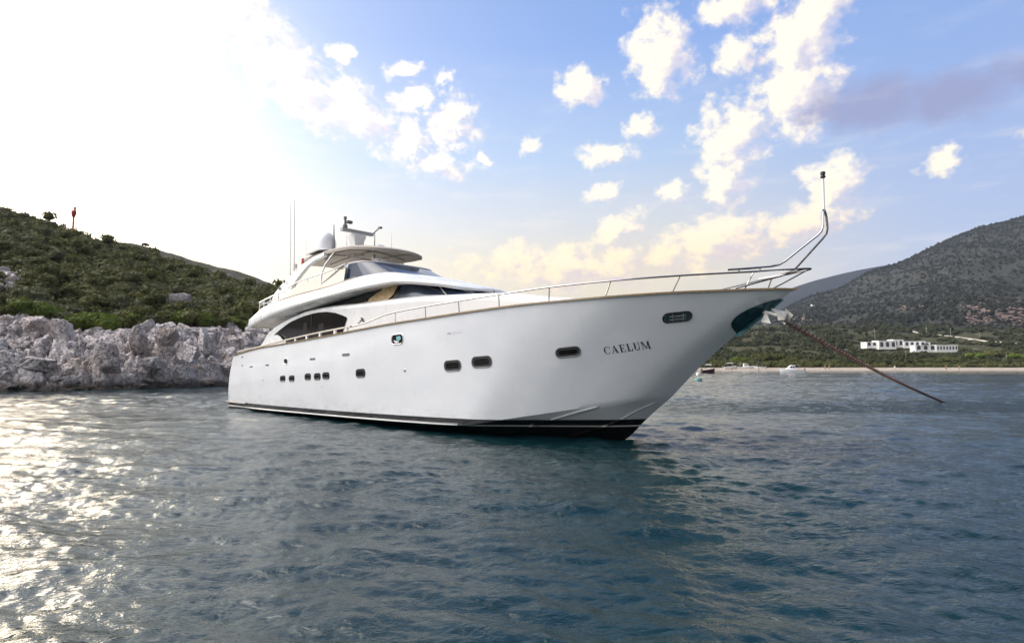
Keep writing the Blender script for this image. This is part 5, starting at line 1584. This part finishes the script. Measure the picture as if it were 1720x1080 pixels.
def town():
    bpy.context.view_layer.update()
    Mw = mat("whitewash", (.80, .79, .76), .8, var=.06, vscale=.3); Md = mat("window_shadow", (.05, .05, .055), .3)
    # bare reddish earth on the slopes, draped on the ground
    ms_ = mat("red_earth", (.14, .095, .080), .95, var=.3, vscale=.08)
    for (x0, x1, y0, y1, sd_) in ((1306, 1364, 527, 542, 1), (1612, 1745, 506, 547, 2), (1500, 1560, 512, 520, 3)):
        nx, ny = int((x1 - x0) / 3), int((y1 - y0) / 1.6); mb = MB(); P_ = {}
        for i in range(nx + 1):
            for j in range(ny + 1):
                q = on_ground(x0 + (x1 - x0) * i / nx, y0 + (y1 - y0) * j / ny)
                P_[i, j] = q * (1 - 3.5 / q.length) + Vector((0, 0, 3.5 * 2.1 / q.length + .4))
        for i in range(nx):
            for j in range(ny):
                ex = min(i, nx - 1 - i) / nx * 2; ey = min(j, ny - 1 - j) / ny * 2
                nn = mnoise.fractal(Vector((i * .30 + sd_ * 7, j * .95, sd_)), 1.0, 2.0, 3)
                if nn + min(1, ex * 2.2) * .35 + min(1, ey * 2) * .3 < .50: continue
                c4 = [P_[i, j], P_[i + 1, j], P_[i + 1, j + 1], P_[i, j + 1]]
                if max(a_.y for a_ in c4) - min(a_.y for a_ in c4) < 160: mb.ngon([tuple(a_) for a_ in c4])
        if mb.f: o_ = mb.build("bare_earth", ms_, None); tag(o_, kind='structure')
    # long white villa complex
    Y = 430.0; s = Y / 960.0
    v = empty("white_villa", at(1520, 590, Y)); tag(v, "long low white villa complex with arches on the far hillside", "building")
    def wing(x0, x1, z0, z1, dy, dep, arches, lab=None):
        mb = MB(); mb.box(((x0 + x1) / 2 * s, dy, ((z0 + z1) / 2 - 1.5) * s), ((x1 - x0) * s, dep, (z1 - z0 + 3) * s)); mb.box(((x0 + x1) / 2 * s, dy, z1 * s + .12), ((x1 - x0) * s + .4, dep + .4, .3))
        w = mb.build("wing", Mw, v, smooth=False)
        if lab: w['label'] = lab
        n = arches
        for k in range(n):
            cx = (x0 + (k + .5) * (x1 - x0) / n) * s; hw = (x1 - x0) / n * s * .27; zb = z0 * s + .5; zt = z0 * s + (z1 - z0) * s * .62
            mb = MB(); yy = dy - dep / 2 - .02
            mb.ngon([(cx - hw, yy, zb), (cx + hw, yy, zb), (cx + hw, yy, zt)] + [(cx + hw * math.cos(a), yy, zt + hw * math.sin(a)) for a in np.linspace(.3, 2.84, 7)] + [(cx - hw, yy, zt)])
            mb.build("arch", Md, v, smooth=False)
    wing(-66, -48, 8, 15, 2, 7, 2); wing(-49, -20, 6, 17, 0, 8, 3); wing(-21, -4, 9, 19, 2, 7, 2, "tallest wing of the villa"); wing(-5, 30, 8, 16, 1, 8, 4)
    wing(2, 36, 1, 9, -7, 6, 3); wing(35, 70, 1, 9.5, -8, 6, 7); wing(28, 38, 9, 14, 0, 6, 1)
    # scattered small white houses
    for i, (px, py, w, lab) in enumerate([(1418, 587, 5, "tiny white house left of the villa behind the chain"), (1365, 512, 3, "tiny pale hut high on the slope above the bow's chain"), (1437, 600, 4, "tiny pale house below and left of the villa"), (1452, 549, 5, "small pale wall-like house beside the hillside track")]):
        g_ = on_ground(px, py + 2); Yh = g_.y; sh = Yh / 960
        h = empty("small_house", g_); tag(h, lab, "house")
        mb = MB(); mb.box((0, 0, 1.0 * sh), (w * 1.6 * sh, w * sh, 3.4 * sh)); mb.build("wall", Mw, h, smooth=False)
        mb = MB(); mb.box((0, 0, 2.8 * sh), (w * 1.8 * sh, w * 1.2 * sh, .5 * sh)); mb.build("roof", mat("roof_tile", (.30, .17, .11), .8), h, smooth=False)
        mb = MB(); mb.box((0, -w * sh / 2 - .03, .8 * sh), (w * .3 * sh, .06, 1.2 * sh)); mb.build("window", Md, h, smooth=False)
    # hillside road cut: pale retaining strip following the slope
    pts = [(a_, b_) for (x0, y0), (x1, y1) in zip([(1508, 551), (1525, 554), (1542, 559), (1560, 562), (1590, 564), (1606, 566), (1630, 569), (1655, 573), (1680, 575), (1705, 577)], [(1525, 554), (1542, 559), (1560, 562), (1590, 564), (1606, 566), (1630, 569), (1655, 573), (1680, 575), (1705, 577), (1740, 579)]) for a_, b_ in ((x0, y0), ((x0 + x1) / 2, (y0 + y1) / 2))]
    mb = MB(); rows = []
    for k, (px, py) in enumerate(pts):
        g_ = on_ground(px, py); Yp = g_.y - 1.0
        a = at(px, py - .9, Yp); b_ = at(px, py + (1.0, .5, 1.3, .6)[k % 4], Yp - 1.5)
        rows.append([tuple(a + Vector((0, 7, -.8))), tuple(a), tuple(b_), tuple(b_ + Vector((0, 2, -3)))])
    mb.grid(rows); o = mb.build("road", mat("pale_road_cut", (.40, .37, .30), .95, var=.3, vscale=.15), None); tag(o, kind='structure')
    for i, (px, py0, py1, Yp, lab) in enumerate([(1470, 574, 553, 425, "utility pole rising above the left end of the villa"), (1556, 560, 547, 600, "utility pole on the hillside road above the villa's middle"), (1597, 565, 551, 590, "second utility pole along the hillside road"), (1646, 570, 558, 585, "third utility pole along the hillside road"), (1691, 610, 592, 260, "utility pole near the right edge behind the beach"), (1522, 604, 588, 300, "utility pole in the scrub below the villa")]):
        p = on_ground(px, py0); Yp = p.y; sh = Yp / 960; H_ = (py0 - py1) * sh
        t = empty("utility_pole", p); tag(t, lab, "pole", "utility poles")
        mb = MB(); mb.tube([(0, 0, -1), (0, 0, H_)], .22 * sh * 1.6, 6); mb.build("pole", mat("weathered_wood", (.26, .24, .22), .9), t)
        mb = MB(); mb.box((0, 0, H_ * .92), (2.4 * sh, .2 * sh, .25 * sh)); mb.build("crossarm", M_grey, t)


town()


# ---- small craft
def motor_boat(name, loc, rz, L, hullc, lab, cabin=True, cat="boat", canopy=False):
    t = empty(name, loc, rz); tag(t, lab, cat)
    B = L * .17; mb = MB(); G = []
    for u in np.linspace(0, 1, 18):
        x = -L / 2 + L * u; w = B * (1 - max(0, (u - .45) / .55)**2.2); zs = .75 + .45 * u**2; zc = .05 + .4 * max(0, u - .6)
        G.append([(x, -w, zs), (x + .0, -w * .86, (zs + zc) / 2), (x - .1 * u, -w * .72, zc), (x - .15 * u * L * .3, 0, -.3 + .5 * max(0, u - .8)), (x - .1 * u, w * .72, zc), (x, w * .86, (zs + zc) / 2), (x, w, zs), (x, w * .5, zs - .12), (x, -w * .5, zs - .12)])
    mb.grid(G, closev=True); mb.ngon(G[0]); mb.build("hull", hullc, t, auto=35)
    if cabin:
        mb = MB(); G = []
        for x, w, h in ((-L * .12, B * .62, 1.15), (L * .02, B * .66, 1.2), (L * .14, B * .6, .75), (L * .25, B * .35, .15)):
            G.append([(x, -w, .8), (x, -w * .85, .8 + h), (x, w * .85, .8 + h), (x, w, .8)])
        mb.grid(G, closev=True); mb.ngon(G[0]); mb.build("cabin", M_white, t, auto=30)
        mb = MB()
        for sgn in (-1, 1):
            for k in range(2): mb.box((-L * .05 + k * L * .1, sgn * B * .63, 1.5), (L * .07, .05, .38))
        mb.box((L * .17, 0, 1.35), (.08, B * .8, .3)); mb.build("cabin_window", M_glassd, t, smooth=False)
        mb = MB(); mb.tube([(-L * .12, -B * .5, 2.0), (-L * .3, -B * .5, 2.1), (-L * .3, B * .5, 2.1), (-L * .12, B * .5, 2.0)], .04, 5); mb.tube([(-L * .3, -B * .5, 2.1), (-L * .3, -B * .5, .8)], .03, 5); mb.tube([(-L * .3, B * .5, 2.1), (-L * .3, B * .5, .8)], .03, 5); mb.build("rail", M_steel2, t)
    if canopy:
        mb = MB(); G = [[(x, y, 2.0 + .12 * (1 - (y / (B * .8))**2)) for y in np.linspace(-B * .8, B * .8, 6)] for x in np.linspace(-L * .25, L * .2, 5)]
        mb.grid(G); mb.grid([[(a, b, c_ + .05) for a, b, c_ in r_] for r_ in G]); mb.build("canopy", canopy, t)
        mb = MB()
        for x in (-L * .22, L * .17):
            for sgn in (-1, 1): mb.tube([(x, sgn * B * .75, .7), (x, sgn * B * .75, 2.0)], .03, 5)
        mb.build("canopy_pole", M_steel2, t)
    mb = MB(); mb.box((-L / 2 - .15, 0, .7), (.35, .4, .9)); mb.build("outboard_motor", M_grey, t)
    return t


M_dark = mat("dark_red_hull", (.07, .02, .025), .4); M_blue = mat("navy_cover", (.03, .03, .09), .8); M_hullw = mat("boat_white", (.80, .80, .80), .35)
p = at(1330, 626.5, 140); motor_boat("cabin_cruiser", (p.x, p.y, -.05), R(172), 5.6, M_hullw, "small white cabin boat moored off the beach, right of the yacht's bow")
p = at(1190, 627, 138); motor_boat("speedboat", (p.x, p.y, -.05), R(12), 3.4, M_dark, "small dark-hulled boat just behind the yacht's bow", cabin=False, canopy=M_white)
p = at(1226, 617, 197); motor_boat("beached_boat", (p.x, p.y, .45), R(8), 4.8, M_hullw, "white boat pulled up on the beach, nearest the bow", cabin=False, canopy=M_white)
p = at(1252, 617, 198); motor_boat("beached_boat", (p.x, p.y, .45), R(-6), 5.4, M_hullw, "white cabin boat pulled up on the beach, middle of three", cabin=True)
p = at(1275, 617, 198); motor_boat("beached_boat", (p.x, p.y, .45), R(175), 4.2, M_hullw, "beached boat under a navy blue canopy, rightmost of three", cabin=False, canopy=M_blue)
# mooring buoy by the bow
p = at(1173, 640, 74); b = empty("mooring_buoy", (p.x, p.y, 0)); tag(b, "white and green mooring buoy just off the yacht's bow", "buoy")
mb = MB(); mb.lathe([(0, -.3), (.42, -.2), (.52, .05), (.42, .3), (0, .4)], n=16); mb.build("float", mat("faded_green", (.10, .24, .22), .6), b)
mb = MB(); mb.lathe([(.1, .38), (.1, .6), (.28, .7), (.28, 1.0), (0, 1.1)], n=12); mb.build("top_mark", M_white, b)


# ---- people on the beach (a few pixels each)
def person_mesh(pose):
    J = {'walk': dict(k1=(.09, .12, .48), f1=(.10, .22, .04), k2=(-.09, -.05, .48), f2=(-.10, -.26, .05), h1=(.26, -.16, .86), h2=(-.26, .16, .86)),
         'stand': dict(k1=(.09, .02, .48), f1=(.11, 0, .04), k2=(-.09, 0, .48), f2=(-.11, -.02, .04), h1=(.27, .03, .84), h2=(-.24, .12, 1.0)),
         'wade': dict(k1=(.10, .06, .5), f1=(.12, .02, .04), k2=(-.10, .03, .5), f2=(-.14, 0, .04), h1=(.42, .05, 1.0), h2=(-.42, .02, 1.02))}[pose]
    V = [(0, 0, .92), (0, 0, 1.15), (0, 0, 1.38), (0, .01, 1.50), (0, .02, 1.58), (0, .02, 1.70), (.10, 0, .86), J['k1'], J['f1'], (-.10, 0, .86), J['k2'], J['f2'],
         (.19, 0, 1.40), (.24, (J['h1'][1]) * .4, 1.13), J['h1'], (-.19, 0, 1.40), (-.24, (J['h2'][1]) * .4, 1.13), J['h2'], (J['f1'][0], J['f1'][1] + .16, .03), (J['f2'][0], J['f2'][1] + .16, .03)]
    E = [(0, 1), (1, 2), (2, 3), (3, 4), (4, 5), (0, 6), (6, 7), (7, 8), (0, 9), (9, 10), (10, 11), (2, 12), (12, 13), (13, 14), (2, 15), (15, 16), (16, 17), (8, 18), (11, 19)]
    Rr = [.14, .13, .16, .06, .09, .095, .09, .055, .04, .09, .055, .04, .055, .04, .035, .055, .04, .035, .03, .03]
    me = bpy.data.meshes.new("tmp"); me.from_pydata(V, E, []); o = link(bpy.data.objects.new("tmp", me))
    md = o.modifiers.new("s", 'SKIN')
    for v, r_ in zip(me.skin_vertices[0].data, Rr): v.radius = (r_, r_ * .8)
    me.skin_vertices[0].data[0].use_root = True
    o.modifiers.new("b", 'SUBSURF').levels = 1
    dg = bpy.context.evaluated_depsgraph_get(); m2 = bpy.data.meshes.new_from_object(o.evaluated_get(dg)); bpy.data.objects.remove(o)
    return m2


def people():
    skin = mat("skin", (.45, .27, .18), .6); cl = [mat("dark_swimwear", (.03, .03, .06), .7), mat("red_swimwear", (.35, .05, .04), .7), mat("white_shirt", (.7, .7, .68), .8)]
    hairm = mat("dark_hair", (.03, .02, .015), .6)
    ms = {k: person_mesh(k) for k in ('walk', 'stand', 'wade')}
    for m_ in ms.values():
        m_.materials.clear(); m_.materials.append(skin); m_.polygons.foreach_set('use_smooth', [True] * len(m_.polygons))
    for i, (px, Y, pose, c_, lab) in enumerate([(1386, 192.6, 'stand', 0, "person standing on the beach, left of a pair, right of the cabin boat"), (1393, 192.2, 'walk', 1, "person walking on the beach, right of a pair, right of the cabin boat"),
                                               (1229, 190.0, 'wade', 0, "person wading in front of the beached boats"), (1274, 189.5, 'stand', 1, "person at the water's edge before the navy canopy boat"), (1503, 192, 'walk', 2, "person on the sand below the left end of the villa"),
                                               (1589, 191.5, 'stand', 0, "person at the water's edge below the villa's right end"), (1611, 191.5, 'wade', 0, "person at the water's edge farther right, below the road")]):
        u = us_(px, 618)[0]; z = float(bay_h(np.array(u), np.array(Y)))
        p = empty("person", (u * Y, Y, z), i * 1.3); tag(p, lab, "person")
        b = link(bpy.data.objects.new("body", ms[pose]), p)
        mb = MB(); mb.lathe([(.155, .80), (.165, .90), (.15, 1.0)] if c_ < 2 else [(.155, .80), (.175, .95), (.16, 1.15), (.19, 1.38), (.10, 1.46)], n=12)
        mb.v = [(v[0], v[1] * .82, v[2]) for v in mb.v]; mb.build("clothing", cl[c_], p)
        mb = MB(); mb.lathe([(.105, 1.64), (.11, 1.72), (.07, 1.80), (0, 1.82)], (0, .0, 0), 10); mb.build("hair", hairm, p)
    # a couple of sunshades
people()


# ================================================================== EVENING AIR
def haze():
    mb = MB(); mb.box((600, 2400, 345), (9600, 5600, 710))
    m = bpy.data.materials.new("evening_haze"); m.use_nodes = True; m.node_tree.nodes.clear()
    N = NT(m.node_tree); p = N.node('ShaderNodeVolumePrincipled'); o_ = N.node('ShaderNodeOutputMaterial')
    p.inputs['Color'].default_value = (.62, .74, .95, 1); p.inputs['Density'].default_value = .00006; p.inputs['Anisotropy'].default_value = .3
    N.l.new(p.outputs[0], o_.inputs['Volume'])
    o = mb.build("haze", m, None, smooth=False); tag(o, kind='stuff')


haze()
